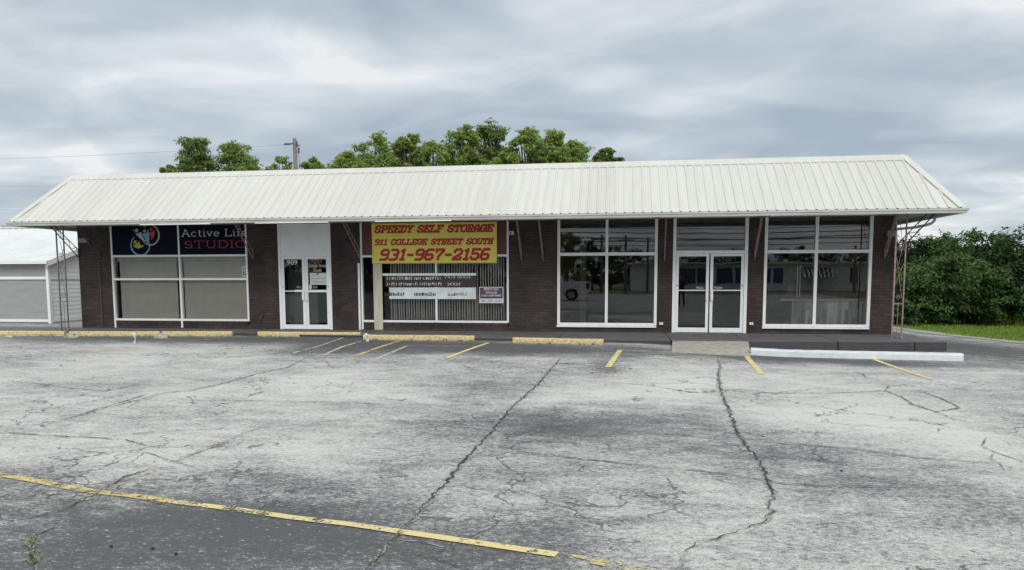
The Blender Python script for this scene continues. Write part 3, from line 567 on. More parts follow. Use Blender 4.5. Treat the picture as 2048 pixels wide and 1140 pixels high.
# weeds in the cracks
def weeds(name, pts, n, seed, label, h=(.02, .06)):
    rnd = random.Random(seed); P = G(*pts); mb = MB()
    for _ in range(n):
        k = rnd.randrange(len(P)-1); p = P[k].lerp(P[k+1], rnd.random()); p = p+Vector((rnd.gauss(0, .012), rnd.gauss(0, .012), 0)); z = g(p.x, p.y)
        for _ in range(4):
            a = rnd.uniform(0, 6.28); L_ = rnd.uniform(*h); d = Vector((math.cos(a), math.sin(a), rnd.uniform(.5, 1.6))).normalized()*L_; s = Vector((-math.sin(a), math.cos(a), 0))*L_*.16
            b = Vector((p.x, p.y, z)); mb.quad(b, b+d*.5+s, b+d, b+d*.5-s)
    o = mb.build(name, M['weed'], fix=False); tag(o, label, 'weeds', kind='stuff')
weeds('crack_weeds', [(62, 1078), (60, 1090), (66, 1110), (72, 1130)], 40, 1, 'green weeds growing in the crack near the bottom left of the lot', (.015, .04))
weeds('crack_weeds', [(860, 1005), (815, 1050), (800, 1068), (785, 1080), (760, 1110), (740, 1135)], 45, 2, 'small weeds along the long crack crossing the yellow foreground line', (.012, .03))
for i, (x, y) in enumerate(((1526, 874), (1683, 943), (305, 1099), (352, 1110), (223, 1095))):
    p = gp(x, y); bm = bmesh.new(); bmesh.ops.create_icosphere(bm, subdivisions=2, radius=.011)
    for v in bm.verts: v.co *= 1+.35*mnoise.noise(v.co*60+Vector((i*7, 0, 0))); v.co.z *= .6
    me = bpy.data.meshes.new('stone'); bm.to_mesh(me); bm.free(); me.materials.append(M['stone']); o = bpy.data.objects.new('stone', me); col.objects.link(o); o.location = (p.x, p.y, p.z+.008)
    tag(o, ('small black stone beside the wavy crack, nearer the building', 'small black stone on pale asphalt right of the wavy crack', 'small dark stone on dark asphalt, rightmost but one at bottom left', 'flat black stone on dark asphalt, rightmost of three at bottom left', 'tiny dark stone on dark asphalt, leftmost of three at bottom left')[i], 'stone', 'stray stones on the asphalt')

# gravel verge and lawn on the right
mb = MB(); rnd = random.Random(4)
for a, b in zip(EDGE[:-1], EDGE[1:]):
    n = max(1, int((b-a).length/.3)); d = (b-a).normalized(); q = Vector((-d.y, d.x, 0)); q = q if q.x > 0 else -q
    for i in range(n):
        p0, p1 = a.lerp(b, i/n), a.lerp(b, (i+1)/n); z = g(p0.x, p0.y)
        def off(p, k): s = mnoise.noise((p.x*1.7, p.y*1.7, k))*.16; return p+q*(k*.55+s)
        z0 = .012
        A, B, C_, D = off(p0, -.25), off(p1, -.25), off(p1, 1.0), off(p0, 1.0)
        mb.quad((A.x, A.y, z+z0), (B.x, B.y, z+z0), (C_.x, C_.y, z-.03), (D.x, D.y, z-.03))
        mb.quad((D.x, D.y, z-.03), (C_.x, C_.y, z-.03), (C_.x+q.x, C_.y+q.y, GZ-.02), (D.x+q.x, D.y+q.y, GZ-.02))
struct(mb, 'gravel_verge', M['gravel'])
def in_lawn(x, y, m_=.5): return x > edge_x(y)+m_
def blades(name, n, box, h, label, seed, mat_, wid=.012, dens=None):
    rnd = random.Random(seed); V = []; Fc = []
    k = 0
    while k < n:
        x, y = rnd.uniform(box[0], box[1]), rnd.uniform(box[2], box[3]); k += 1
        if not in_lawn(x, y, .55+.25*mnoise.noise((x*2, y*2, 0))): continue
        if dens and rnd.random() > dens(x, y): continue
        L_ = rnd.uniform(*h); a = rnd.uniform(0, 6.28); w = wid*rnd.uniform(.7, 1.6); dx, dy = math.cos(a)*w, math.sin(a)*w; lx, ly = rnd.gauss(0, .35)*L_, rnd.gauss(0, .35)*L_
        i = len(V); V += [(x-dx, y-dy, GZ), (x+dx, y+dy, GZ), (x+lx, y+ly, GZ+L_)]; Fc.append((i, i+1, i+2))
    me = bpy.data.meshes.new(name); me.from_pydata(V, [], Fc); me.materials.append(mat_); o = bpy.data.objects.new(name, me); col.objects.link(o)
    return tag(o, label, 'grass', kind='stuff')
blades('grass', 60000, (8.5, 24, -1, 13), (.05, .12), 'mown green lawn between the gravel edge and the thicket at right', 5, M['grassb'])
blades('tall_grass', 16000, (11, 24, 3.5, 11), (.25, .65), 'tall uncut grass along the foot of the thicket at right', 6, M['grassb'], .014, lambda x, y: 1 if (y-(7.2-.10*(x-12)) + .9*mnoise.noise((x*.5, y*.5, 2))) > .1 + (0 if x > 15 else .9) else 0)

# ================================================================== WALK, RAMP, KERB
def slab(mb, top, z0, z1):
    mb.poly([(p[0], p[1], z1) for p in top]); n = len(top)
    for i in range(n):
        a, b = top[i], top[(i+1) % n]
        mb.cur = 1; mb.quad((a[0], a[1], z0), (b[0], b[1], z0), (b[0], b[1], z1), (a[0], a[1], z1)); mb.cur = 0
def we(x):          # front edge of the walk
    P = [(-24, -1.5), (-10.5, -1.62), (-3, -2.55), (1.3, -2.65), (3.1, -2.62), (7.62, -2.25)]
    for a, b in zip(P[:-1], P[1:]):
        if a[0] <= x <= b[0]: return a[1]+(b[1]-a[1])*(x-a[0])/(b[0]-a[0])
mb = MB(); cuts = [-24, -16.2, -13.2, -10.3, -7.3, -4.3, -1.5, 1.28, 3.06, 5.15, 6.9, 7.62]
for a, b in zip(cuts[:-1], cuts[1:]):
    a2, b2 = a+.012, b-(.012 if b < 7.6 else 0)
    k = 0.30 if a > 3 else 0.12 if a > 0 else 0
    slab(mb, [(a2+k*.0, 0 if b < 7.5 else 1.2, ), (a2, we(a2)), (b2, we(b2)), (b2, 0 if b < 7.5 else 1.2)], -.42, 0)
    mb.cur = 1; mb.box(b2, b2+.024, -1.6, -.02, -.42, -.006) if b < 7.6 else None; mb.cur = 0
struct(mb, 'sidewalk', [M['walk'], M['walkface']])
mb = MB(); a, b, c, d = zp(1345, 682, .003), zp(1497, 683, .003), gp(1502, 712), gp(1343, 705)
for p in (a, b): p.y += .02; p.z = .004
n = 6; L0 = [a.lerp(d, i/n) for i in range(n+1)]; R0 = [b.lerp(c, i/n) for i in range(n+1)]
for i in range(n): mb.quad(L0[i], R0[i], R0[i+1], L0[i+1])
for E_ in (L0, R0):
    for i in range(n): mb.quad(E_[i], E_[i+1], (E_[i+1].x, E_[i+1].y, -.45), (E_[i].x, E_[i].y, -.45))
mb.quad(L0[-1], R0[-1], (R0[-1].x, R0[-1].y, -.45), (L0[-1].x, L0[-1].y, -.45))
struct(mb, 'concrete_ramp', M['ramp'])
def beam(mb, p0, p1, h, w, top=.8, seg=14, seed=0, rag=.006):   # long low kerb or wheel stop; p0-p1 is the near bottom edge
    rnd = random.Random(seed); d = (p1-p0); d.z = 0; L_ = d.length; d.normalize(); n = Vector((-d.y, d.x, 0)); prev = None
    ins = w*(1-top)/2; sec = [(0, 0), (ins*.6, h*.75), (ins+.012, h), (w-ins-.012, h), (w-ins*.6, h*.75), (w, 0)]
    ch = [rnd.uniform(-rag, rag) for _ in range(seg+1)]
    for i in range(seg+1):
        c = p0+d*L_*i/seg; zb = g(c.x, c.y)-.004
        ring = [c+n*(a+rnd.uniform(-rag, rag)*.6) for a, _ in sec]
        ring = [Vector((q.x, q.y, zb+z+(ch[i] if z > h*.9 else 0))) for q, (_, z) in zip(ring, sec)]
        if prev:
            for k in range(5): mb.quad(prev[k], prev[k+1], ring[k+1], ring[k])
        else: mb.poly(ring)
        prev = ring
    mb.poly(list(reversed(prev)))
mb = MB(); k0, k1 = gp(1502, 710), gp(1927, 722.5); beam(mb, k0, k1, .155, .20, .93, 30, 3, .004)
o = struct(mb, 'kerb', M['kerb'])
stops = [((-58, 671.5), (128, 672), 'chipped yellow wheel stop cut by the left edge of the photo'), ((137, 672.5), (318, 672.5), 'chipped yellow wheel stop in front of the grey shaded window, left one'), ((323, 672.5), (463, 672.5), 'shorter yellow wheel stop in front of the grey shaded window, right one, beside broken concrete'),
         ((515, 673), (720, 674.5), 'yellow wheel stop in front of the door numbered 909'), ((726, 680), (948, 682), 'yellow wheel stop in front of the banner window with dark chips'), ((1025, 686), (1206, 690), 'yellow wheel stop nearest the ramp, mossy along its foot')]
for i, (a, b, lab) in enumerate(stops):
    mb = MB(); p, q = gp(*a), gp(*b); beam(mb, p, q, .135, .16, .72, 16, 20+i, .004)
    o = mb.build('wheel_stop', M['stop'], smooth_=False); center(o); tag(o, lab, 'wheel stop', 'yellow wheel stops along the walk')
def chunk(px, py, s, lab, seed):
    bm = bmesh.new(); bmesh.ops.create_icosphere(bm, subdivisions=3, radius=1)
    for v in bm.verts:
        k = 1+.35*mnoise.noise(v.co*1.3+Vector((seed, 0, 0)))+.12*mnoise.noise(v.co*4+Vector((0, seed, 0))); v.co = Vector((v.co.x*s[0]*k, v.co.y*s[1]*k, max(v.co.z, -.3)*s[2]*k+s[2]*.25))
    me = bpy.data.meshes.new('concrete_chunk'); bm.to_mesh(me); bm.free(); me.materials.append(M['concrete']); o = bpy.data.objects.new('concrete_chunk', me); col.objects.link(o); o.location = gp(px, py); tag(o, lab, 'concrete', 'broken concrete by the wheel stops')
chunk(18, 675, (.14, .10, .08), 'broken concrete lump against the leftmost wheel stop', 1); chunk(142, 675, (.17, .10, .10), 'broken concrete lump in the gap between the two left wheel stops', 5); chunk(322, 676, (.22, .12, .11), 'large crumbled concrete lump at the joint of the wheel stops below the grey window', 9)
def litter(px, py, lab, seed, w=.09, h=.26):
    p = gp(px, py); mb = MB(); rnd = random.Random(seed); prev = None
    for i in range(7):
        t = i/6; x = (.10*t*t-.06*t)+rnd.uniform(-.012, .012); a = Vector((p.x-x-w/2*(1-.3*t), p.y+.06*math.sin(t*4), p.z+.01+h*t)); b = Vector((p.x-x+w/2*(1-.5*t), p.y-.03*math.cos(t*3), p.z+.01+h*t+.01))
        if prev: mb.quad(prev[0], prev[1], b, a)
        prev = (a, b)
    o = mb.build('paper_scrap', M['white']); center(o); tag(o, lab, 'litter')
litter(269, 688, 'crumpled white paper scrap standing by the wheel stops at left', 3)
litter(735, 684, 'crumpled white scrap at the foot of the banner window wheel stop', 8, .10, .2)

# ================================================================== THE SHOP BUILDING
EY, EZ, RZ, EXL, EXR, RXL, RXR, BY = -1.85, 3.14, 4.62, -17.12, 7.97, -16.60, 7.28, 11.0
WL, WR, SOF = -16.57, 7.17, 3.12
bld = thing('retail_building', (-4.7, 0, 0), 'long single storey dark brown brick shop building under a white ribbed metal mansard roof', 'building')
mb = MB(); T = .22
for a, b in ((WL, -15.45), (-10.98, -10.0), (-8.36, -7.46), (-3.08, -1.71), (1.05, 1.46), (3.46, 3.87), (6.62, WR)): mb.box(a, b, 0, T, -.45, SOF)
for a, b, z in ((-15.45, -10.98, .12), (-7.46, -3.08, .13), (-1.71, 1.05, .17), (3.87, 6.62, .17), (-10.0, -8.36, .0), (1.46, 3.46, .0)): mb.box(a, b, .004, T, -.45, z)
mb.box(WL, WL+T, T, BY, -.45, SOF); mb.box(WR-T, WR, T, BY, -.45, SOF); mb.box(WL, WR, BY, BY+T, -.45, SOF)
mb.build('wall', M['brick'], bld)
for a, b, z in ((-15.45, -10.98, .12), (-7.46, -3.08, .13)):
    mb = MB(); x = a+.004; k = 0
    while x < b-.06: mb.box(x, x+.073, -.004-.003*(k % 3), T-.02, z+.004, z+.115); x += .0805; k += 1
    mb.build('brick_sill', M['soldier'], bld)
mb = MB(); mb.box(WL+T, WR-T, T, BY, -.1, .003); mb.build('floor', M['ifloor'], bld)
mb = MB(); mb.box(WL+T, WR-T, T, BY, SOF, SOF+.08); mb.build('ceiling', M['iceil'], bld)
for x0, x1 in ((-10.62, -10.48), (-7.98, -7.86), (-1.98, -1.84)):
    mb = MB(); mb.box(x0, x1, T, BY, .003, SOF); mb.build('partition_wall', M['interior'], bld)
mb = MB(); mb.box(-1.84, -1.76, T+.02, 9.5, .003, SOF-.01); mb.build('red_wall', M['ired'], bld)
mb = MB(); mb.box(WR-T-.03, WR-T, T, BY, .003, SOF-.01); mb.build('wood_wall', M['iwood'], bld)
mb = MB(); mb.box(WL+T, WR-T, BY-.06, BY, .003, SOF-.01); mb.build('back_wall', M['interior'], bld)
p = wp(1166, 560, 4); mb = MB(); mb.box(p.x-.1, p.x+.1, 4, 4.2, .003, SOF); mb.build('interior_column', M['lamp'], bld)
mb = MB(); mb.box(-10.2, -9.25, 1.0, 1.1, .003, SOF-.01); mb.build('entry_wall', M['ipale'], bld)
# soffit, fascia
mb = MB(); mb.box(EXL+.03, EXR-.03, EY+.03, -.003, SOF, SOF+.02); mb.box(EXL+.03, WL-.003, 0, BY+1.8, SOF, SOF+.02); mb.box(WR+.003, EXR-.03, 0, BY+1.8, SOF, SOF+.02); mb.build('soffit', M['soffit'], bld)
# roof: mansard faces with ribs
mb = MB(); sd_ = Vector((0, -EY, RZ-EZ)).normalized(); nn = Vector((0, -sd_.z, sd_.y))
A, B, C_, D = (EXL, EY, EZ), (EXR, EY, EZ), (RXR, 0, RZ), (RXL, 0, RZ); YB_ = BY+1.85
mb.poly([A, B, C_, D]); mb.poly([B, (EXR, YB_, EZ), (RXR, BY, RZ), C_]); mb.poly([(EXL, YB_, EZ), A, D, (RXL, BY, RZ)]); mb.poly([(EXR, YB_, EZ), (EXL, YB_, EZ), (RXL, BY, RZ), (RXR, BY, RZ)])
mb.poly([(RXL, 0, RZ-.02), (RXR, 0, RZ-.02), (RXR, BY, RZ-.02), (RXL, BY, RZ-.02)])
def rib(x):
    t = 1.0
    if x > RXR: t = (EXR-x)/(EXR-RXR)
    if x < RXL: t = (x-EXL)/(RXL-EXL)
    if t < .06: return
    a = Vector((x, EY-.004, EZ-.003)); b = Vector((x, EY*(1-t), EZ+(RZ-EZ)*t)); h = nn*.024; w0, w1 = .032, .014; X = Vector((1, 0, 0))
    mb.cur = 0
    s0 = [a-X*w0, a-X*w1+h, a+X*w1+h, a+X*w0]; s1 = [b-X*w0, b-X*w1+h, b+X*w1+h, b+X*w0]
    for k in range(3): mb.quad(s0[k], s0[k+1], s1[k+1], s1[k])
    mb.cur = 1; mb.poly(s0); mb.cur = 0  # end face coloured dark to stand for the shade inside the open rib
    for s in (.077, -.077):                 # low stiffening beads between the ribs
        q0, q1 = a+X*s+nn*.004, b+X*s+nn*.004
        if t == 1.0: mb.poly([q0-X*.012-nn*.004, q0+nn*.003, q1+nn*.003, q1-X*.012-nn*.004]); mb.poly([q0+nn*.003, q0+X*.012-nn*.004, q1+X*.012-nn*.004, q1+nn*.003])
x = EXL+.11
while x < EXR: rib(x); x += .2286
for sx, xe, xr in ((1, EXR, RXR), (-1, EXL, RXL)):
    y = EY+.12
    while y < BY+1.7:
        t = 1 if 0 <= y <= BY else (y-EY)/-EY if y < 0 else (YB_-y)/1.85
        if t > .07:
            a = Vector((xe, y, EZ)); b = Vector((xe+(xr-xe)*t, y, EZ+(RZ-EZ)*t)); n_ = Vector((sx*(RZ-EZ), 0, abs(xe-xr))).normalized()*.022; Y = Vector((0, 1, 0))
            s0 = [a-Y*.03, a-Y*.013+n_, a+Y*.013+n_, a+Y*.03]; s1 = [b-Y*.03, b-Y*.013+n_, b+Y*.013+n_, b+Y*.03]
            for k in range(3): mb.quad(s0[k], s0[k+1], s1[k+1], s1[k])
        y += .2286
roof = mb.build('roof', [M['roof'], M['ribshade']], bld)
mb = MB(); prof = [(-.115, -.10), (-.125, -.085), (.0, .055), (.12, .058), (.12, .02), (.02, .0)]   # y, z around the ridge
prof = [(y*1.25, z*1.15) for y, z in prof]; P0, P1 = [(RXL-.02, y, RZ+z) for y, z in prof], [(RXR+.02, y, RZ+z) for y, z in prof]
for i in range(len(prof)): j = (i+1) % len(prof); mb.quad(P0[i], P0[j], P1[j], P1[i])
mb.poly(P0); mb.poly(list(reversed(P1))); mb.build('ridge_cap', M['roof'], roof)
for (xe, xr, sx) in ((EXR, RXR, 1), (EXL, RXL, -1)):
    mb = MB(); a = Vector((xe, EY, EZ)); b = Vector((xr, 0, RZ)); d = (b-a).normalized(); u = d.cross(Vector((0, 1, 0))*1).normalized(); side = d.cross(nn).normalized(); o_ = nn*.028
    q = [side*.085+nn*.012, side*.075+nn*.036, Vector((sx*.02, -.02, .035)), -side*.05-nn*.0]
    A0 = [a+k-d*.02 for k in q]; B0 = [b+k for k in q]
    for i in range(3): mb.quad(A0[i], A0[i+1], B0[i+1], B0[i])
    side2 = -side
    q2 = [side2*.085+nn*.012, side2*.075+nn*.036]
    mb.quad(a+q2[0], a+q2[1], b+q2[1], b+q2[0]); mb.quad(a+q2[1], a+q[1], b+q[1], b+q2[1])
    mb.build('hip_cap', M['roof'], roof)
mb = MB(); gz = EZ-.012; prof = [(0, gz), (.012, gz), (.012, gz-.10), (.085, gz-.112), (.098, gz-.06), (.118, gz-.045), (.122, gz-.004), (.112, gz-.004), (.10, gz-.02), (.06, gz-.035), (0.02, gz-.035)]
def gut(f0, f1):
    a = [f0(o, z) for o, z in prof]; b = [f1(o, z) for o, z in prof]
    for i in range(len(prof)): j = (i+1) % len(prof); mb.quad(a[i], a[j], b[j], b[i])
XL_, XR_ = EXL+.012, EXR-.012; Y0 = EY+.012
gut(lambda o, z: (XL_-o, Y0-o, z), lambda o, z: (XR_+o, Y0-o, z)); gut(lambda o, z: (XR_+o, Y0-o, z), lambda o, z: (XR_+o, YB_, z)); gut(lambda o, z: (XL_-o, YB_, z), lambda o, z: (XL_-o, Y0-o, z))
gt = mb.build('gutter', M['gutter'], roof)
mb = MB(); mb.box(EXL+.035, EXR-.035, EY+.026, EY+.05, SOF-.04, EZ-.03); mb.box(EXL+.01, EXL+.035, EY+.06, YB_-.1, SOF-.04, EZ-.03); mb.box(EXR-.035, EXR-.01, EY+.06, YB_-.1, SOF-.04, EZ-.03); mb.build('fascia', M['gutter'], bld)
# downspout on the right
mb = MB(); a = wp(1878, 437, -.5); mb.tube([(EXR-.06, -.5, 3.04), (EXR-.06, -.5, 2.95), (EXR-.10, -.45, 2.88), (EXR-.2, -.38, 2.84), (7.6, -.1, 2.80), (WR+.05, .10, 2.77), (WR+.05, .12, 2.7), (WR+.05, .12, .1)], .035, 10); mb.build('downspout', M['gutter'], bld, smooth_=True)

# windows -------------------------------------------------------------------
def window(xs, zs, z0s=None, w=.052, panes=(), m_=None, glass='glass', sill=None, ends=None):
    mb = MB()
    for i, x in enumerate(xs):
        zb = zs[0][1] if z0s is None or z0s[i] is None else z0s[i]
        mb.box(x-w/2, x+w/2, -.022, .10, zb, SOF-.002)
    for k, (zc, _, hh) in enumerate(zs):
        for a, b in zip(xs[:-1], xs[1:]): mb.box(a+w/2-.002, b-w/2+.002, -.018, .095, zc-hh/2, zc+hh/2)
    if sill: mb.box(xs[0]-.05, xs[-1]+.03, -.055, -.016, sill-.045, sill+.012)
    f = mb.build('window', M['alu'] if m_ is None else m_, bld)
    for (a, b, c, d) in panes:
        q = MB(); q.quad((a, .04, c), (b, .04, c), (b, .04, d), (a, .04, d)); q.build('pane', M[glass], f, fix=False)
    return f
def cells(xs, zs, skip=()):
    out = []
    for i, (a, b) in enumerate(zip(xs[:-1], xs[1:])):
        for j, (c, d) in enumerate(zip(zs[:-1], zs[1:])):
            if (i, j) not in skip: out.append((a, b, c, d))
    return out
x1 = [-15.42, -13.18, -11.005]
w1 = window(x1, [(.262, .235, .06), (1.50, 0, .065), (2.205, 0, .06)], [.01, .02, None], panes=cells(x1, [.27, 1.5, 2.2]), glass='glasst'); w1['label'] = 'white framed window backed by grey roller shades'
xs_ = [-7.43, -7.05, -5.20, -3.11]
w2 = window(xs_, [(.262, .24, .06), (2.15, 0, .06)], [.02, None, None, None], panes=cells(xs_, [.27, 2.14]), glass='glassb')
mb = MB()
for a, b in zip(xs_[:-1], xs_[1:]): mb.box(a+.028, b-.028, .02, .05, 2.182, SOF-.004)
mb.build('spandrel_panel', M['red'], w2)
mb = MB(); mb.box(xs_[1]+.03, xs_[3]-.42-.5, -.012, .09, 1.585, 1.655); mb.build('rail', M['alu'], w2)
x3 = [-1.665, -.33, 1.015]; w3 = window(x3, [(.225, .20, .06), (2.17, 0, .085)], panes=cells(x3, [.22, 2.17, SOF]), w=.075, sill=.18)
x5 = [3.915, 5.21, 6.575]; w5 = window(x5, [(.225, .20, .06), (2.20, 0, .085)], panes=cells(x5, [.22, 2.2, SOF]), w=.075, sill=.18)
# doors ----------------------------------------------------------------------
def rotz(mb, hx, hy, ang):
    c, s = math.cos(ang), math.sin(ang); mb.v = [(hx+(x-hx)*c-(y-hy)*s, hy+(x-hx)*s+(y-hy)*c, z) for x, y, z in mb.v]
def leaf(a, b, top, st, bar, barh, hx, ang, m_, glass, pull_at, bottom=.13):
    mb = MB(); z0 = .012
    mb.box(a, a+st, 0, .045, z0, top); mb.box(b-st, b, 0, .045, z0, top); mb.box(a+st-.001, b-st+.001, .002, .043, top-st, top-.001); mb.box(a+st-.001, b-st+.001, .002, .043, z0+.001, z0+bottom)
    rotz(mb, hx, .02, ang); d = mb.build('door', m_, bld)
    q = MB(); q.quad((a+st, .022, z0+bottom), (b-st, .022, z0+bottom), (b-st, .022, top-st), (a+st, .022, top-st)); rotz(q, hx, .02, ang); q.build('pane', M[glass], d, fix=False)
    q = MB(); q.box(a+st-.001, b-st+.001, -.012, .0, bar-barh/2, bar+barh/2); rotz(q, hx, .02, ang); q.build('push_bar', m_, d)
    q = MB(); s = -1 if pull_at == 'r' else 1; hx_ = (b-st*.62) if pull_at == 'r' else (a+st*.62)
    q.box(hx_-.032, hx_+.032, -.062, -.038, bar-.27, bar+.03); q.box(hx_-.02, hx_+.02, -.04, .0, bar-.25, bar-.21); q.box(hx_-.02, hx_+.02, -.04, .0, bar-.04, bar+.0); rotz(q, hx, .02, ang); q.build('handle', m_, d)
    q = MB(); q.tube([(b-st/2 if pull_at == 'l' else a+st/2, -.006, bar+.13), (b-st/2 if pull_at == 'l' else a+st/2, .01, bar+.13)], .018, 12); rotz(q, hx, .02, ang); q.build('lock', M['black'], d)
    return d
mb = MB()
for x in (-9.965, -8.395): mb.box(x-.035, x+.035, -.02, .10, .004, SOF-.002)
mb.box(-9.93, -8.43, -.016, .096, 2.17, 2.25); mb.build('door_frame', M['alud'], bld)
mb = MB(); mb.box(-9.93, -8.43, .01, .05, 2.25, SOF-.004); mb.build('transom_panel', M['panel'], bld)
d1 = leaf(-9.925, -9.185, 2.165, .085, 1.14, .03, -9.92, 0, M['alud'], 'glassd', 'r'); d2 = leaf(-9.178, -8.435, 2.165, .085, 1.14, .07, -8.44, 0, M['alud'], 'glassd', 'l')
q = MB(); q.box(-9.5, -9.27, -.03, -.012, 1.115, 1.175); q.build('push_plate', M['alud'], d1)
q = MB(); q.box(-9.05, -8.98, -.03, 0, 1.20, 1.32); q.build('lock_box', M['white'], d2)
mb = MB()
for x in (1.51, 3.41): mb.box(x-.042, x+.042, -.022, .10, .004, SOF-.002)
mb.box(1.552, 3.368, -.018, .096, 2.17, 2.245); fr2 = mb.build('door_frame', M['alu'], bld)
q = MB(); q.quad((1.552, .04, 2.245), (3.368, .04, 2.245), (3.368, .04, SOF), (1.552, .04, SOF)); q.build('transom_pane', M['glass'], fr2, fix=False)
d3 = leaf(1.558, 2.44, 2.165, .075, 1.165, .028, 1.56, R(0), M['alu'], 'glassd', 'r'); d4 = leaf(2.475, 3.362, 2.165, .075, 1.165, .028, 3.36, 0, M['alu'], 'glassd', 'l')
for x0, x1_, d, rot, s in ((2.08, 2.34, d3, R(0), 'PULL'), (2.56, 2.82, d4, 0, 'PUSH')):
    q = MB(); q.box(x0, x1_, -.004, .004, 1.19, 1.28)
    if rot: rotz(q, 1.56, .02, rot)
    pl = q.build('push_sign', M['brown'], d); text_obj(s, (x0+x1_)/2, 1.235, .085, -.009+(.03 if rot else 0), M['white'], 'lettering', pl)
# hinge pivots and bits
text_obj('909', -9.58, 1.985, .19, .012, M['white'], 'house_number', d1, .34, offset=.003)
tx = text_obj('911', -8.80, 2.03, .14, .012, M['led'], 'house_number', d2, .28, offset=.004); tx['label'] = 'red house number'
text_obj('College Street', -8.80, 1.875, .13, .012, M['gold'], 'lettering', d2, .60, offset=.004); text_obj('South', -8.80, 1.755, .13, .012, M['gold'], 'lettering', d2, .26, offset=.004)
q = MB(); q.box(-9.47, -9.26, .010, .018, 1.22, 1.29); hs = q.build('hours_sticker', M['brown'], d1); text_obj('PULL', -9.39, 1.255, .055, .006, M['white'], 'lettering', hs)
text_obj('PUSH', -8.88, 1.255, .055, .012, M['white'], 'lettering', d2)
n = thing('paper_notice', (-8.78, 0, 1.33), 'pale paper notice with orange emblem on the glass door under the lettering College Street South', 'notice')
q = MB(); q.box(-9.035, -8.525, .004, .010, 1.325, 1.675); q.build('sheet', M['paper'], n)
q = MB(); q.box(-8.82, -8.755, .001, .003, 1.615, 1.67); q.build('emblem', M['orange'], n)
q = MB(); rnd = random.Random(2)
for z in (1.60, 1.515, 1.505): q.box(-9.0, -8.84 if z > 1.55 else -8.55, .001, .003, z, z+.006)
for z in (1.42, 1.39):
    x = -8.92
    while x < -8.56: w_ = rnd.uniform(.015, .05); q.box(x, x+w_, .001, .003, z, z+.01); x += w_+.012
q.build('print_lines', M['greyv'], n)
# eave brackets
def bracket(xw, zw, xt, yt, m_='irond', xw_y=-.02):
    a0, a1 = Vector((xw, xw_y, zw)), Vector((xw, xw_y, zw+.24)); dx = (xt-xw); b0, b1 = Vector((xt, yt-.02, SOF-.005)), Vector((xt-dx*.16, yt*.86, SOF-.005))
    if abs(xt-xw) > .4: b1 = Vector((xt-dx*.2, yt*.80, SOF-.005))
    mb = MB(); mb.bar(a0, b0, .026); mb.bar(a1, b1, .022); mb.bar(a0+Vector((0, .006, 0)), a1+Vector((0, .006, .04)), .024); mb.build('bracket', M[m_], bld)
    br = [o for o in bld.children if o.name.startswith('bracket')][-1]
    mb = MB(); pts = []
    for i in range(41):
        t = .03+.94*i/40; c0, c1 = a0.lerp(b0, t), a1.lerp(b1, t); pts.append(c0.lerp(c1, .5+.42*math.sin(i/40*6*math.pi)))
    mb.tube(pts, .008, 5); mb.build('scroll', M[m_], br)
for a, b, c, e in (((157, 515), (100, 452), -1.15, 'irond'), ((202, 520), (155, 447), -1.15, 'irond'), ((507, 518), (470, 445), -1.15, 'iron'), ((720, 516), (680, 446), -1.15, 'iron'), ((1043, 520), (1033, 443), -1.15, 'iron'), ((1086, 522), (1076, 441), -1.15, 'iron'), ((1329, 522), (1330, 439), -1.15, 'iron'), ((1509, 520), (1524, 433), -1.15, 'iron'), ((1769, 517), (1789, 430), -1.15, 'iron')):
    pw = wp(*a); pt = wp(*b, c); bracket(max(pw.x, WL+.02), pw.z, pw.x if abs(pt.x-pw.x) < .4 and False else pw.x+(pt.x-pw.x)*.6, c, e)
pt = wp(1872, 429, -1.2); bracket(WR-.02, 2.05, pt.x, -1.25, 'irond')
# iron corner posts
def post(x, y, wid, z0, m_, label):
    t = thing('iron_post', (x, y, z0), label, 'post', 'iron posts under the eave corners')
    for k in (0, 1):
        mb = MB(); xx = x+k*wid; mb.box(xx-.015, xx+.015, y-.015, y+.015, z0, SOF-.003); mb.box(xx-.028, xx+.028, y-.028, y+.028, z0, z0+.012); mb.build('upright', M[m_], t)
    mb = MB(); zr = z0+.86
    mb.box(x+.015, x+wid-.015, y-.012, y+.012, zr-.012, zr+.012); mb.build('crossbar', M[m_], t)
    mb = MB(); mb.tube([(x+wid/2, y, z0+.004), (x+wid/2, y, zr-.01)], .008, 6); mb.build('rod', M[m_], t)
    def spiral(cx, cz, r, s, turns=1.6): return [(cx+s*r*(1-.8*i/28)*math.cos(turns*2*math.pi*i/28), y, cz+r*(1-.8*i/28)*math.sin(turns*2*math.pi*i/28)) for i in range(29)]
    mb = MB(); cx = x+wid/2
    for cz, s in ((zr+.16, 1), (zr+1.35, -1), (SOF-.20, 1)): mb.tube(spiral(cx, cz, wid*.30, s), .007, 5)
    for za, zb, s in ((zr+.1, zr+1.2, 1), (zr+.75, zr+1.55, -1), (zr+1.3, SOF-.05, 1), (zr+.45, zr+1.0, -1)):
        pts = [(cx+s*wid*(.42-.84*(i/20))*(1-.3*math.sin(i/20*math.pi)), y, za+(zb-za)*i/20) for i in range(21)]; mb.tube(pts, .006, 5)
    mb.build('scrollwork', M[m_], t)
post(6.742, -1.262, .232, 0.0, 'iron', 'pink-brown scrolled iron post standing on the walk at the right end under the eave')
post(-16.225, -1.262, .228, 0.0, 'ironl', 'grey scrolled iron post standing before the white building at the left end under the eave')
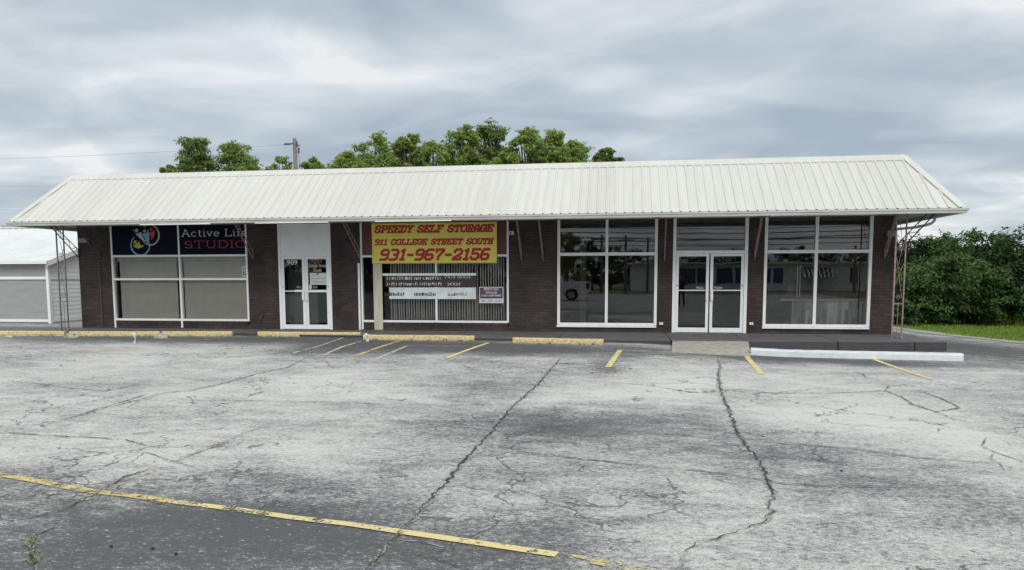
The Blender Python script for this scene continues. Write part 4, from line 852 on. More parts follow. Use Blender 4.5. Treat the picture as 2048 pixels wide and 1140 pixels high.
# strip lights
labs = ['white strip light under the eave above the colourful ring emblem', 'white strip light under the eave above the blank white panel over the door numbered 909', 'white strip light under the eave above the left half of the yellow banner', 'dull strip light under the eave above the right half of the yellow banner', 'dull strip light under the eave above the left dark four pane window', 'dull strip light under the eave above the right glass double door', 'dull strip light under the eave above the window with the plank counter']
for i, (a, b, y) in enumerate(((280, 421, 446), (510, 657, 444), (750, 903, 443), (912, 1102, 442), (1122, 1305, 440), (1325, 1508, 438), (1546, 1749, 431))):
    p, q = wp(a, y, -1.6), wp(b, y, -1.6); z = 3.018 if i < 3 else 3.02
    t = thing('strip_light', ((p.x+q.x)/2, -1.6, z), labs[i], 'light', 'strip lights under the eave')
    mb = MB(); mb.box(p.x-.06, q.x+.06, -1.64, -1.56, z+.045, SOF-.002); mb.build('housing', M['fixture'], t)
    mb = MB(); mb.tube([(p.x, -1.6, z+.019), (q.x, -1.6, z+.019)], .019, 10); mb.build('tube', M['tube'] if i < 3 else M['fixture'], t, smooth_=False)
    for x in (p.x-.03, q.x+.03): mb = MB(); mb.box(x-.024, x+.024, -1.625, -1.575, z-.002, z+.043); mb.build('end_cap', M['fixture'] if i >= 3 else M['lamp'], t)
# wall fittings
def fit(name, x, z, w, h, d, m_, label, cat, group=None, extra=None):
    t = thing(name, (x, 0, z-h/2), label, cat, group); mb = MB(); mb.box(x-w/2, x+w/2, -d, -.001, z-h/2, z+h/2)
    o = mb.build('case', m_, t); bv = o.modifiers.new('bevel', 'BEVEL'); bv.width = min(w, h, d)*.15; bv.segments = 2
    if extra: extra(t)
    return t
for px, lab in ((1322, 'small pale outlet box low on the brick pier left of the right glass double door'), (1502, 'small pale outlet box low on the brick pier right of the glass double door')):
    p = wp(px, 647); fit('outlet_box', p.x, p.z, .115, .085, .05, M['lamp'], lab, 'outlet', 'outlet boxes on the brick piers', lambda t, p=p: MB().box(p.x-.045, p.x-.006, -.056, -.051, p.z-.03, p.z+.03).box(p.x+.006, p.x+.045, -.056, -.051, p.z-.03, p.z+.03).build('cover', M['alu'], t))
p = wp(1024, 467); t = thing('security_camera', (p.x, 0, p.z-.08), 'small white security camera on the brick beside the banner window', 'camera'); mb = MB(); mb.tube([(p.x+.06, -.002, p.z-.03), (p.x+.06, -.10, p.z)], .02, 8); mb.build('mount', M['alu'], t)
mb = MB(); mb.box(p.x-.075, p.x+.075, -.2, -.08, p.z-.045, p.z+.06); o = mb.build('housing', M['white'], t); bv = o.modifiers.new('bevel', 'BEVEL'); bv.width = .02; bv.segments = 2
mb = MB(); mb.tube([(p.x-.01, -.202, p.z), (p.x-.01, -.195, p.z)], .03, 12); mb.build('lens', M['black'], t)
p = wp(525, 634); t = thing('hose_tap', (p.x, 0, p.z-.06), 'brown painted hose tap on the brick pier left of the door numbered 909', 'tap'); mb = MB(); mb.tube([(p.x, 0, p.z), (p.x, -.09, p.z), (p.x, -.12, p.z-.05)], .022, 8); mb.build('spout', M['irond'], t); mb = MB(); mb.tube([(p.x-.045, -.085, p.z+.045), (p.x+.045, -.085, p.z+.045)], .014, 6); mb.tube([(p.x, -.085, p.z), (p.x, -.085, p.z+.045)], .01, 6); mb.build('handle', M['irond'], t)
p = wp(171, 481); t = fit('wall_light', p.x, p.z, .30, .15, .14, M['lamp'], 'grey wall light on the dark brick pier at the left end', 'light'); mb = MB(); mb.tube([(p.x+.1, -.03, p.z-.075), (p.x+.1, -.03, p.z-.17), (p.x+.04, -.03, p.z-.21), (p.x-.12, -.03, p.z-.21)], .011, 6); mb.build('conduit', M['irond'], t)
p = wp(1783, 467); t = fit('wall_light', p.x-.03, p.z, .20, .17, .12, M['lamp'], 'beige wall light behind the iron post at the right end', 'light'); mb = MB(); mb.tube([(p.x, -.03, p.z-.085), (p.x+.02, -.03, p.z-.22)], .01, 6); mb.build('conduit', M['irond'], t)
p = wp(203, 585); mb = MB(); mb.tube([(p.x, -.03, .004), (p.x, -.03, 2.02)], .016, 8); mb.build('conduit', M['irond'], bld)
mb = MB(); p = wp(721, 560); mb.box(p.x-.06, p.x-.005, -.05, -.002, .004, 1.95); mb.build('white_pipe', M['alu'], bld)

# ================================================================== SIGNS
s1 = thing('sign_panel', (-14.3, 0, 2.24), 'dark navy sign panel with white blue red and green ring emblem of figures', 'sign', 'navy sign panels')
q = MB(); q.box(-15.39, -13.21, -.006, .03, 2.238, SOF-.004); q.build('board', M['navy'], s1)
Y0s = -.012
def pxz(x, y): p = wp(x, y); return p.x, p.z
def ring(cx, cz, r0, r1, a0, a1, name, m_, y, thin=0., n=48, parent=s1):
    q = MB(); pr = None
    for i in range(n+1):
        t = i/n; a = R(a0+(a1-a0)*t); k = 1-thin*abs(2*t-1)**1.5; ro = r1; ri = r1-(r1-r0)*k
        o_, i_ = (cx+ro*math.cos(a), y, cz+ro*math.sin(a)), (cx+ri*math.cos(a), y, cz+ri*math.sin(a))
        if pr: q.quad(pr[0], o_, i_, pr[1])
        pr = (o_, i_)
    return q.build(name, m_, parent, fix=False)
c1 = pxz(302, 470); c2 = pxz(282, 489)
K = .0159     # metres per photo pixel at this depth
ring(c2[0]-.02, c2[1]-.03, 17*K, 20.5*K, 125, 385, 'blue_ring', M['skyblue'], Y0s, .5)
ring(c1[0]-.02, c1[1]-.0, 17*K, 20*K, -150, 130, 'white_ring', M['silver'], Y0s-.003, .6)
def fig(head, pts, name, m_, y):
    q = MB(); hx, hz = pxz(*head); q.poly([(hx+3.3*K*math.cos(a*.3927), y, hz+3.3*K*math.sin(a*.3927)) for a in range(16)]); q.poly([(pxz(*p)[0], y, pxz(*p)[1]) for p in pts]); return q.build(name, m_, s1, fix=False)
fig((274, 461), [(266, 457), (269, 464), (276, 467), (283, 464), (284, 470), (290, 480), (300, 485), (291, 483), (281, 477), (273, 470)], 'white_figure', M['silver'], Y0s-.006)
fig((290, 462), [(283, 466), (289, 467), (295, 465), (297, 458), (300, 470), (299, 482), (296, 488), (293, 482), (289, 474)], 'blue_figure', M['skyblue'], Y0s-.009)
fig((303, 459), [(297, 464), (303, 465), (309, 462), (311, 459), (310, 470), (306, 477), (302, 481), (303, 473)], 'red_figure', M['redv'], Y0s-.006)
fig((271, 484), [(266, 487), (271, 490), (276, 486), (279, 482), (281, 490), (289, 491), (284, 495), (277, 497), (270, 495)], 'green_figure', M['lime'], Y0s-.006)
s2 = thing('sign_panel', (-12.1, 0, 2.24), 'dark navy sign panel lettered Active Life STUDIO in white and red', 'sign', 'navy sign panels')
q = MB(); q.box(-13.15, -11.03, -.006, .03, 2.238, SOF-.004); q.build('board', M['navy'], s2)
a, b = pxz(364, 474), pxz(494, 457); stroke_text('Active Life', SERIF, a[0], b[0], a[1], b[1], Y0s, .105, M['white'], 'lettering', s2, 0, .14, ADV)
a, b = pxz(370, 497), pxz(492, 480); stroke_text('STUDIO', SERIF, a[0], b[0], a[1], b[1], Y0s, .115, M['crimson'], 'lettering', s2, 0, .20, ADV)
p = wp(489, 543); s = thing('paper_notice', (p.x, 0, p.z-.19), 'small pale blue paper notice taped on the grey shaded window', 'notice'); q = MB(); q.box(p.x-.095, p.x+.095, .028, .034, p.z-.165, p.z+.165); q.build('sheet', M['paper'], s)
q = MB(); rnd = random.Random(9)
for _ in range(26): x, z = p.x+rnd.uniform(-.07, .06), p.z+rnd.uniform(-.13, .12); q.box(x, x+rnd.uniform(.01, .04), .024, .027, z, z+rnd.uniform(.008, .03))
q.build('print_marks', M['navy'], s)
# yellow banner
bn = thing('banner', (-5.25, -.05, 1.92), 'yellow banner with red slab lettering SPEEDY SELF STORAGE hung across the window', 'banner')
def cl(x, z): return -.048-.022*mnoise.noise((x*1.3+z*.8, z*2.2, 5))-.008*mnoise.noise((x*5-z*3, z*4, 2))
BX0, BX1, BZ0, BZ1 = -7.09, -3.41, 1.935, 3.10
q = MB(); nx, nz = 60, 22
for i in range(nx):
    for j in range(nz):
        c = [(BX0+(BX1-BX0)*a/nx, BZ0+(BZ1-BZ0)*b/nz) for a, b in ((i, j), (i+1, j), (i+1, j+1), (i, j+1))]; q.quad(*[(x, cl(x, z), z) for x, z in c])
o = q.build('cloth', M['banner'], bn, fix=False)
bm = bmesh.new(); bm.from_mesh(o.data); bmesh.ops.remove_doubles(bm, verts=bm.verts, dist=.0005); bm.to_mesh(o.data); bm.free()
o.data.polygons.foreach_set('use_smooth', [True]*len(o.data.polygons)); sm = o.modifiers.new('thick', 'SOLIDIFY'); sm.thickness = .004; sm.offset = -1
for s, a, b, wt in (('SPEEDY SELF STORAGE', (751, 467), (988, 448), .235), ('911 COLLEGE STREET SOUTH', (750, 491), (988, 476), .235), ('931-967-2156', (762, 522), (980, 496), .215)):
    A_, B_ = pxz(*a), pxz(*b); lt = stroke_text(s, SLAB, A_[0]+.03, B_[0]-.03, A_[1], B_[1], 0, wt, M['bred'], 'lettering', bn, .24, .24 if wt > .22 else .27, SADV)
    for v in lt.data.vertices: v.co.y += cl(v.co.x+bn.location.x, v.co.z+bn.location.z)-.005
# signs in the banner window
s = thing('cream_board', (-6.9, -.04, .03), 'narrow cream board standing on end below the left edge of the yellow banner', 'board'); q = MB(); a = pxz(747, 654); q.box(-7.03, -6.80, -.06, -.03, .012, 1.93); q.build('face', M['cream'], s); q = MB(); q.box(-7.055, -7.03, -.066, -.026, .012, 1.93); q.build('edge_trim', M['cream'], s)
s = thing('window_sign', (-5.5, 0, 1.25), 'dark brown window sign with white storage unit sizes, 24 by 24 at its end', 'sign'); q = MB(); q.box(-6.72, -4.03, -.028, -.022, 1.262, 1.58); q.build('board', M['brown'], s)
for tx_, a, b, zz in (("7'X15'", 890, 912, 554), ("10'X15'", 916, 943, 554), ("24'X24'", 895, 922, 568)):
    p, r_ = wp(a, zz), wp(b, zz); text_obj(tx_, (p.x+r_.x)/2, p.z, .115, -.03, M['white'], 'lettering', s, r_.x-p.x)
q = MB(); rnd = random.Random(5)
for zc in (1.51, 1.345):
    x = -6.66
    while x < -5.02:
        h = rnd.uniform(.05, .10); w_ = rnd.uniform(.012, .022); sh = rnd.uniform(-.01, .01)
        q.poly([(x, -.0295, zc-h/2), (x+w_, -.0295, zc-h/2), (x+w_+sh, -.0295, zc+h/2), (x+sh, -.0295, zc+h/2)])
        if rnd.random() < .45: q.box(x+w_, x+w_+rnd.uniform(.02, .04), -.031, -.0285, zc+rnd.choice((-.04, 0, .035)), zc+rnd.choice((-.04, 0, .035))+.014)
        x += rnd.uniform(.045, .085)
q.build('worn_lettering', M['white'], s, fix=False)
s = thing('window_sign', (-5.4, 0, .92), 'pale blue-white window sign with dark lettering ending in ABLE below the brown sign', 'sign'); q = MB(); q.box(-6.60, -4.03, -.028, -.022, .915, 1.245); q.build('board', M['pale'], s)
p, r_ = wp(918, 588), wp(934, 588); text_obj('ABLE', (p.x+r_.x)/2, p.z, .12, -.03, M['blackv'], 'lettering', s, r_.x-p.x)
q = MB()
for a, b in ((770, 806), (829, 870), (896, 917)):
    x = wp(a, 588).x; e_ = wp(b, 588).x; z = wp(a, 588).z
    while x < e_:
        w_ = rnd.uniform(.018, .035) if a < 890 else .012; h = rnd.uniform(.07, .11); q.box(x, x+w_, -.031, -.0285, z-.055, z-.055+h)
        if rnd.random() < .6: q.box(x+w_, x+w_+.025, -.0305, -.0288, z-.055+rnd.choice((0, .04, .08)), z-.03+rnd.choice((0, .04, .08)))
        x += w_+rnd.uniform(.014, .026)
q.build('worn_lettering', M['blackv'], s, fix=False)
s = thing('window_sign', (-3.58, 0, .8), 'small purple and white sign lettered SPEEDY SELF STORAGE low in the banner window', 'sign'); a, b = pxz(959, 606), pxz(1007, 574)
q = MB(); q.box(a[0], b[0], -.028, -.022, a[1], b[1]); q.build('board', M['white'], s); q = MB(); zc = wp(983, 597).z; q.box(a[0]+.02, b[0]-.02, -.031, -.0282, zc, b[1]-.02); q.build('purple_field', M['purple'], s)
for tx_, yy, w_ in (('SPEEDY SELF', 578.5, 29), ('STORAGE', 585, 22), ('U LOCK  U KEEP THE KEY', 591, 39), ('931 - 967 - 2156', 601.5, 40)):
    text_obj(tx_, (a[0]+b[0])/2, wp(983, yy).z, .07, -.033, M['white'] if yy < 595 else M['greyv'], 'lettering', s, w_*.0148, offset=.002)

# ================================================================== BEHIND THE GLASS
for x0, x1_, lab in ((-15.27, -13.36, 'grey roller shade behind the pane below the ring emblem, dark gap at its right'), (-13.13, -11.04, 'grey roller shade drawn behind the right pane below the lettering Active Life')):
    t = thing('roller_shade', ((x0+x1_)/2, .12, .25), lab, 'shade', 'drawn roller shades')
    q = MB(); nz = 24
    for j in range(nz): za, zb = .25+1.78*j/nz, .25+1.78*(j+1)/nz; ya, yb = .12+.004*math.sin(j*.7), .12+.004*math.sin((j+1)*.7); q.quad((x0, ya, za), (x1_, ya, za), (x1_, yb, zb), (x0, yb, zb))
    q.build('fabric', M['shade'], t); q = MB(); q.box(x0-.04, x1_+.03, .075, .17, 2.03, 2.17); q.build('cassette', M['lamp'], t)
t = thing('vertical_blind', (-5, .2, .3), 'white vertical blind with turned slats behind the banner window', 'blind')
q = MB(); x = -6.62; rnd = random.Random(3)
while x < -3.16:
    b_ = rnd.gauss(0, .006); q.box(x-.0045+b_, x+.0045+b_, .18, .29, .30, 2.12); x += .0765
sl_ = q.build('slats', M['blind'], t); q = MB(); q.box(-6.66, -3.15, .19, .29, 2.12, 2.18); q.build('headrail', M['blind'], t)
t = thing('filing_cabinet', (-4.0, .9, 0), 'beige steel cabinet behind the blind of the banner window', 'cabinet'); a, b = wp(930, 605, .8), wp(967, 605, .8); q = MB(); q.box(a.x, b.x, .8, 1.35, .004, 1.05); q.build('case', M['beige'], t)
for z in (.05, .38, .71): q = MB(); q.box(a.x+.02, b.x-.02, .782, .799, z, z+.30); dr = q.build('drawer', M['beige'], t); q = MB(); q.box((a.x+b.x)/2-.06, (a.x+b.x)/2+.06, .765, .781, z+.2, z+.22); q.build('handle', M['lamp'], dr)
# counter in the right window
cy = .75; a, b = wp(1586, 600, cy), wp(1738, 600, cy); zt = wp(1650, 598, cy).z
t = thing('counter', ((a.x+b.x)/2, cy, 0), 'service counter clad in grey weathered planks with a light wood top behind the right window', 'counter')
q = MB(); q.box(a.x, WR-T-.04, cy, cy+.5, .004, zt-.05); q.build('front', M['plank'], t); q = MB(); q.box(a.x-.35, WR-T-.035, cy-.08, cy+.62, zt-.048, zt); q.build('top', M['topwood'], t); q = MB(); q.box(a.x-.03, a.x-.002, cy-.012, cy+.05, .004, zt-.05); q.build('corner_trim', M['topwood'], t)
a = wp(1597, 590, cy+.2)
t = thing('tube_lamp', (a.x, cy+.2, zt), 'pair of upright white tube lamps standing on the plank counter', 'lamp')
for px in (1594.5, 1600): c = wp(px, 560, cy+.2); q = MB(); q.tube([(c.x, cy+.2, zt+.05), (c.x, cy+.2, wp(px, 531, cy+.2).z)], .014, 8); q.build('tube', M['white'], t)
q = MB(); q.box(a.x-.09, a.x+.09, cy+.14, cy+.26, zt+.001, zt+.05); q.build('base', M['black'], t)
c0, c1_ = wp(1572, 590, cy+.3), wp(1592, 572, cy+.3); t = thing('desk_monitor', (c0.x, cy+.3, zt), 'black desk monitor on the plank counter left of the upright tube lamps', 'monitor'); q = MB(); q.box(c0.x, c1_.x, cy+.28, cy+.33, zt+.06, c1_.z); o = q.build('screen', M['black'], t); bv = o.modifiers.new('bevel', 'BEVEL'); bv.width = .015
q = MB(); q.box(c0.x+.08, c1_.x-.08, cy+.24, cy+.38, zt+.001, zt+.02); q.box(c0.x+.12, c1_.x-.12, cy+.30, cy+.32, zt+.02, zt+.07); q.build('stand', M['black'], t)

# ================================================================== WHITE BUILDING AT LEFT
FY = 2.5; cxr = wp(98, 580, 2.5).x; ez = wp(60, 519, FY).z; HD = 4.6; rzz = wp(60, 456, FY+HD).z
lb = thing('storage_building', (-28, FY+HD, -.1), 'low white metal storage building with grey front and white gable siding at the left edge', 'building')
X0 = -42
q = MB(); x = X0
q.box(X0, cxr, FY, FY+.1, -.2, ez-.02)
q.build('front_wall', M['siding'], lb)
def rail(z, w_, name): q = MB(); q.box(X0, cxr+.01, FY-.05, FY-.019, z-w_/2, z+w_/2); q.build(name, M['wsiding'], lb)
z5 = wp(60, 556, FY).z; rail(z5, .10, 'white_rail'); z6 = wp(60, 641, FY).z; rail(z6, .10, 'base_rail')
for z, w_ in ((z5, .10), (z6, .10)):
    q = MB(); q.box(cxr+.023, cxr+.05, FY+.06, FY+2*HD, z-w_/2, z+w_/2); q.build('gable_rail', M['wsiding'], lb)
# gable wall in lapped boards (right end)
q = MB(); z = -.2
while z < rzz-.1:
    zt_ = min(z+.15, rzz-.05); k = max(0, (z-ez)/(rzz-ez)); k2 = max(0, (zt_-ez)/(rzz-ez)); y0, y1 = FY+HD*k, FY+2*HD-HD*k; y2, y3 = FY+HD*k2, FY+2*HD-HD*k2
    q.quad((cxr+.022, y0, z), (cxr+.022, y1, z), (cxr+.012, y3, zt_), (cxr+.012, y2, zt_)); q.quad((cxr+.012, y0, z), (cxr+.012, y1, z), (cxr+.022, y1, z), (cxr+.022, y0, z)); z += .15
q.build('gable_siding', M['wsiding'], lb, fix=False)
q = MB(); q.box(cxr-.05, cxr+.05, FY-.055, FY+.05, -.2, ez-.03); q.build('corner_trim', M['wsiding'], lb)
q = MB(); ov = .22
q.prism([(0, 0)], 0, 0) if False else None
a, b, c, d = (X0, FY-.25, ez-.06), (cxr+ov, FY-.25, ez-.06), (cxr+ov, FY+HD, rzz), (X0, FY+HD, rzz)
q.quad(a, b, c, d); q.quad(d, c, (cxr+ov, FY+2*HD+.25, ez-.06), (X0, FY+2*HD+.25, ez-.06))
x = X0; sn = Vector((0, -(rzz-ez), HD)).normalized()*.02
while x < cxr+ov-.05:
    A_, B_ = Vector((x, FY-.25, ez-.06)), Vector((x, FY+HD, rzz)); w_ = Vector((.02, 0, 0)); q.quad(A_-w_, A_+sn, B_+sn, B_-w_); q.quad(A_+sn, A_+w_, B_+w_, B_+sn); x += .30
rf = q.build('roof', M['wroof'], lb, fix=False)
q = MB()
for s in (1, -1):
    ys = FY-.27 if s == 1 else FY+2*HD+.27
    q.poly([(cxr+ov+.02, ys, ez-.05), (cxr+ov+.02, FY+HD, rzz+.03), (cxr+ov+.02, FY+HD, rzz-.16), (cxr+ov+.02, ys, ez-.24)]); q.poly([(cxr+ov-.02, ys, ez-.05), (cxr+ov-.02, FY+HD, rzz+.03), (cxr+ov-.02, FY+HD, rzz-.16), (cxr+ov-.02, ys, ez-.24)])
    q.quad((cxr+ov-.02, ys, ez-.05), (cxr+ov+.02, ys, ez-.05), (cxr+ov+.02, FY+HD, rzz+.03), (cxr+ov-.02, FY+HD, rzz+.03)); q.quad((cxr+ov-.02, ys, ez-.24), (cxr+ov+.02, ys, ez-.24), (cxr+ov+.02, FY+HD, rzz-.16), (cxr+ov-.02, FY+HD, rzz-.16))
q.build('rake_trim', M['wsiding'], rf)
q = MB(); q.box(X0, cxr+ov, FY-.30, FY-.252, ez-.16, ez-.045); q.build('eave_trim', M['wsiding'], rf)
q = MB(); q.box(X0, cxr+ov, FY+HD-.12, FY+HD+.12, rzz-.01, rzz+.05); q.build('ridge_cap', M['wroof'], rf)

# ================================================================== TREES
def tree(name, x, y, h, cr, cb, seed, leafm, label, group, n=7000, ls=.16, zb=GZ, lean=0, shape='round', clump=None, trunk_r=None, sparse=0., ncl=None, nsub=14):
    rnd = random.Random(seed); t = thing(name, (x, y, zb), label, 'tree', group)
    tr = trunk_r or (.05+h*.013); mb = MB(); top = h*.82
    tp = [Vector((x+lean*(i/6)**2+rnd.gauss(0, .04)*i*.3, y+rnd.gauss(0, .03)*i*.3, zb+top*i/6)) for i in range(7)]
    mb.tube(tp, [tr*(1.25 if i == 0 else 1-.13*i) for i in range(7)], 8)
    cl = []; ncl = ncl or int(16+cr*9); cz0 = zb+cb; ch = h-cb
    for k in range(ncl):
        u = rnd.random() ; zz = u**.8
        if shape == 'round': rr = cr*math.sqrt(max(.05, 1-(2*zz-.95)**2))
        elif shape == 'cone': rr = cr*(1.02-.70*zz)*(.35+.65*min(1, zz*5+.3))
        elif shape == 'top': rr = cr*(.35+.65*math.sin(math.pi*min(1, zz*.75+.22)))
        else: rr = cr*(1-.35*zz)
        a = k*2.399+rnd.uniform(-.5, .5); q = rr*math.sqrt(rnd.uniform(.12, 1.0))*rnd.uniform(.8, 1.08)
        cx_ = x+lean*zz+q*math.cos(a); cy_ = y+q*math.sin(a); cz_ = cz0+ch*(zz*.93)
        cs = (clump or cr*.34)*rnd.uniform(.65, 1.25)*(1.1-.45*zz)
        if cz_+cs*.55 > zb+h: cz_ = zb+h-cs*.55
        cl.append((Vector((cx_, cy_, cz_)), cs))
    for c, cs in cl:
        if rnd.random() < .75:
            i = min(5, max(1, int((c.z-zb-.15*h)/max(top, .1)*6))); s = tp[i]; mid = s.lerp(c, .55)+Vector((0, 0, -.06*h*rnd.random())); mb.tube([s, mid, c], [tr*.42, tr*.24, tr*.08], 5)
    mb.build('trunk', M['bark'], t, smooth_=True)
    V = []; Fc = []; subs = []
    for c, cs in cl:
        for _ in range(nsub):
            d = Vector((rnd.gauss(0, 1), rnd.gauss(0, 1), rnd.gauss(0, 1))).normalized(); r_ = cs*(.35+.75*rnd.random()**.7); p = c+Vector((d.x*r_, d.y*r_, d.z*r_*.8))
            subs.append((p, d, cs*rnd.uniform(.20, .46)))
    tot = sum(s_**1.6 for _, _, s_ in subs)
    for c, d0, s_ in subs:
        bright = rnd.random()
        for _ in range(max(3, int(n*s_**1.6/tot))):
            p = c+Vector((rnd.gauss(0, s_*.72), rnd.gauss(0, s_*.72), rnd.gauss(0, s_*.34)))
            nrm = (d0*.5+Vector((0, 0, .75))+Vector((rnd.gauss(0, .5), rnd.gauss(0, .5), rnd.gauss(0, .35)))).normalized()
            ax = nrm.cross(Vector((rnd.gauss(0, 1), rnd.gauss(0, 1), rnd.gauss(0, .4)))).normalized(); bx = nrm.cross(ax); L_ = ls*rnd.uniform(.6, 1.35); w_ = L_*.40
            i = len(V); V += [tuple(p-ax*L_*.5), tuple(p+bx*w_*.5+ax*L_*.05), tuple(p+ax*L_*.55-nrm*L_*.12), tuple(p-bx*w_*.5+ax*L_*.05)]; Fc.append((i, i+1, i+2, i+3))
    me = bpy.data.meshes.new('crown'); me.from_pydata([(v[0]-x, v[1]-y, v[2]-zb) for v in V], [], Fc); me.materials.append(M[leafm]); o = bpy.data.objects.new('crown', me); col.objects.link(o); o.parent = t
    return t
# behind the roof: (photo centre x, top y, width, shape, leaf, label)
BT = [(337, 327, 34, 'round', 'leafA', 'smallest treetop showing over the roof, leftmost of the row'), (390, 271, 105, 'cone', 'leafB', 'dense dark tree tapering upward behind the left end of the roof'), (475, 279, 84, 'top', 'leafA', 'open airy tree with sky showing through, left of the utility pole behind the roof'),
      (560, 309, 56, 'round', 'leafC', 'low pale treetop immediately left of the utility pole behind the roof'), (624, 311, 62, 'round', 'leafA', 'low treetop immediately right of the utility pole behind the roof'), (690, 299, 84, 'round', 'leafC', 'broad low tree at the left end of the long tree group behind the roof'),
      (750, 260, 88, 'top', 'leafA', 'tall rounded tree second in the long tree group behind the roof'), (804, 262, 64, 'top', 'leafA', 'narrow leaning tree right of the tall rounded one behind the roof'), (864, 278, 84, 'round', 'leafC', 'mid height bushy tree left of the two tallest trees behind the roof'),
      (924, 244, 78, 'top', 'leafA', 'second tallest tree behind the roof, left of the tallest'), (985, 238, 92, 'top', 'leafB', 'tallest tree behind the roof, near the middle of the photo'), (1052, 250, 76, 'top', 'leafC', 'tall pale tree right of the tallest tree behind the roof'),
      (1104, 253, 78, 'top', 'leafC', 'open topped pale tree with loose twigs behind the roof'), (1150, 273, 92, 'round', 'leafC', 'broad bushy tree second from the right end of the group behind the roof'), (1213, 290, 56, 'round', 'leafB', 'small dark tree at the right end of the group behind the roof'),
      (718, 314, 96, 'round', 'leafA', 'low leafy crown filling the gap below the tall rounded tree behind the roof'), (832, 306, 84, 'round', 'leafC', 'low leafy crown below the narrow leaning tree behind the roof'), (900, 300, 96, 'round', 'leafA', 'low leafy crown at the left foot of the second tallest tree behind the roof'), (1018, 296, 100, 'round', 'leafA', 'low leafy crown right below the tallest tree behind the roof'), (1080, 292, 96, 'round', 'leafC', 'low pale crown filling the gap between two tall pale trees behind the roof'), (1128, 300, 120, 'round', 'leafA', 'low leafy crown below the open topped pale tree behind the roof')]
for i, (px, py, w_, sh, lf, lab) in enumerate(BT):
    Y = 25+((i*37) % 7)*.9; tp_ = wp(px, py, Y); k = (wp(px+w_/2, py, Y)-wp(px-w_/2, py, Y)).length; h = tp_.z-GZ
    tree('tree', tp_.x, Y, h, k*.56, max(h*.3, h-1.75*k), 50+i, lf, lab, 'trees behind the roof', 6600+int(k*1900), .215, lean=(.4 if i == 7 else 0), shape=sh, clump=k*.19, ncl=int(40+k*8), sparse=.0)
# thicket on the right
RT = [(1835, 474, 150, 34, 'leafD', 'round', 'dark slim tree behind the right iron post at the left end of the thicket'), (1912, 440, 150, 33, 'leafF', 'top', 'taller dark tree with open top in the thicket, second from the post'), (1890, 512, 230, 29.5, 'leafF', 'layer', 'low spreading tree with bright layered boughs at the front of the thicket'), (1968, 486, 150, 32, 'leafD', 'round', 'dark tree in the middle of the thicket behind the layered one'), (2018, 460, 150, 31, 'leafE', 'top', 'tall green tree by the right edge of the photo in the thicket'), (2075, 440, 200, 30, 'leafE', 'round', 'large tree cut by the right edge of the photo in the thicket'),
      (1800, 470, 130, 36, 'leafD', 'round', 'dark tree half hidden by the brick corner and the right iron post'), (1985, 560, 190, 29.5, 'leafE', 'layer', 'low bushy tree with drooping boughs at the right front of the thicket'), (2150, 470, 220, 29, 'leafD', 'round', 'dark tree beyond the right edge of the photo'), (1930, 494, 150, 38, 'leafD', 'round', 'dark tree at the back of the thicket, seen between two open tops')]
for i, (px, py, w_, dist, lf, sh, lab) in enumerate(RT):
    Y = dist-CD; Y = Y if True else 0; tp_ = wp(px, py, Y); k = (wp(px+w_/2, py, Y)-wp(px-w_/2, py, Y)).length; h = tp_.z-GZ
    tree('tree', tp_.x, Y, h, k*.55, h*.10, 150+i, lf, lab, 'trees of the thicket at right', 11000, .165, nsub=16, shape=sh if sh != 'layer' else 'round', clump=k*.17, ncl=64 if sh != 'layer' else 46)
mbx = []
for i in range(9):
    px = 1800+i*36; Y = 8.6+((i*13) % 5)*.22; p = wp(px, 640, Y); 
    t = tree('bush', p.x, Y, 1.3+.25*((i*7) % 4), 1.05, .05, 300+i, 'leafD' if i % 3 else 'leafE', ['low dark bush at the foot of the thicket by the right iron post', 'low dark bush at the foot of the thicket, second from the iron post', 'low dark bush below the left boughs of the layered tree', 'low dark bush below the trunk of the layered tree', 'low dark bush below the right boughs of the layered tree', 'low dark bush at the foot of the thicket in the middle of its right half', 'low dark bush behind the tall grass, left of the photo edge', 'low bush behind the tall grass at the right edge of the photo', 'low bush just outside the right edge of the photo'][i], 'low bushes at the foot of the thicket', 3600, .13, shape='round', clump=.45, ncl=16, trunk_r=.03); t['category'] = 'bush'
# far wood seen low on the left skyline
p = wp(22, 449, 60)
tree('tree', p.x, 60, p.z-GZ, 3.6, 2, 401, 'leafB', 'far treetop just above the white roof at the left edge', 'trees on the skyline', 2500, .35, shape='round')

# ================================================================== UTILITY POLE AND WIRES
PYY = 30.; pt = wp(589, 277, PYY); pb = (pt.x+.16, PYY, GZ)
up_ = thing('utility_pole', (pt.x, PYY, GZ), 'weathered wooden utility pole with insulator arms rising behind the roof', 'pole')
q = MB(); q.tube([pb, (pt.x, PYY, pt.z)], [.19, .135], 12); q.build('shaft', M['pole'], up_, smooth_=True)
z = wp(580, 288, PYY).z; q = MB(); q.tube([(pt.x, PYY-.15, z), (pt.x-.35, PYY-.15, z-.03), (pt.x-.75, PYY-.15, z-.06)], .045, 6)
for k in range(5): q.tube([(pt.x-.30-.09*k, PYY-.15, z-.09), (pt.x-.30-.09*k, PYY-.15, z+.03)], .055, 8)
q.build('insulator', M['wire'], up_)
z2 = wp(600, 290, PYY).z; q = MB(); q.tube([(pt.x+.1, PYY-.1, z2+.05), (pt.x+.5, PYY-.1, z2-.08)], .03, 6); q.tube([(pt.x+.22, PYY-.1, z2+.25), (pt.x+.26, PYY-.1, z2-.15)], .06, 8); q.tube([(pt.x+.33, PYY-.1, z2-.2), (pt.x+.33, PYY-.1, z2-.6)], .075, 8); q.build('cutout', M['wire'], up_)
q = MB(); q.tube([(pt.x+.32, PYY-.1, z2-.6), (pt.x+.36, PYY-.1, z2-1.4), (pt.x+.2, PYY-.1, z2-2.6)], .015, 5); q.build('drop_wire', M['wire'], up_)
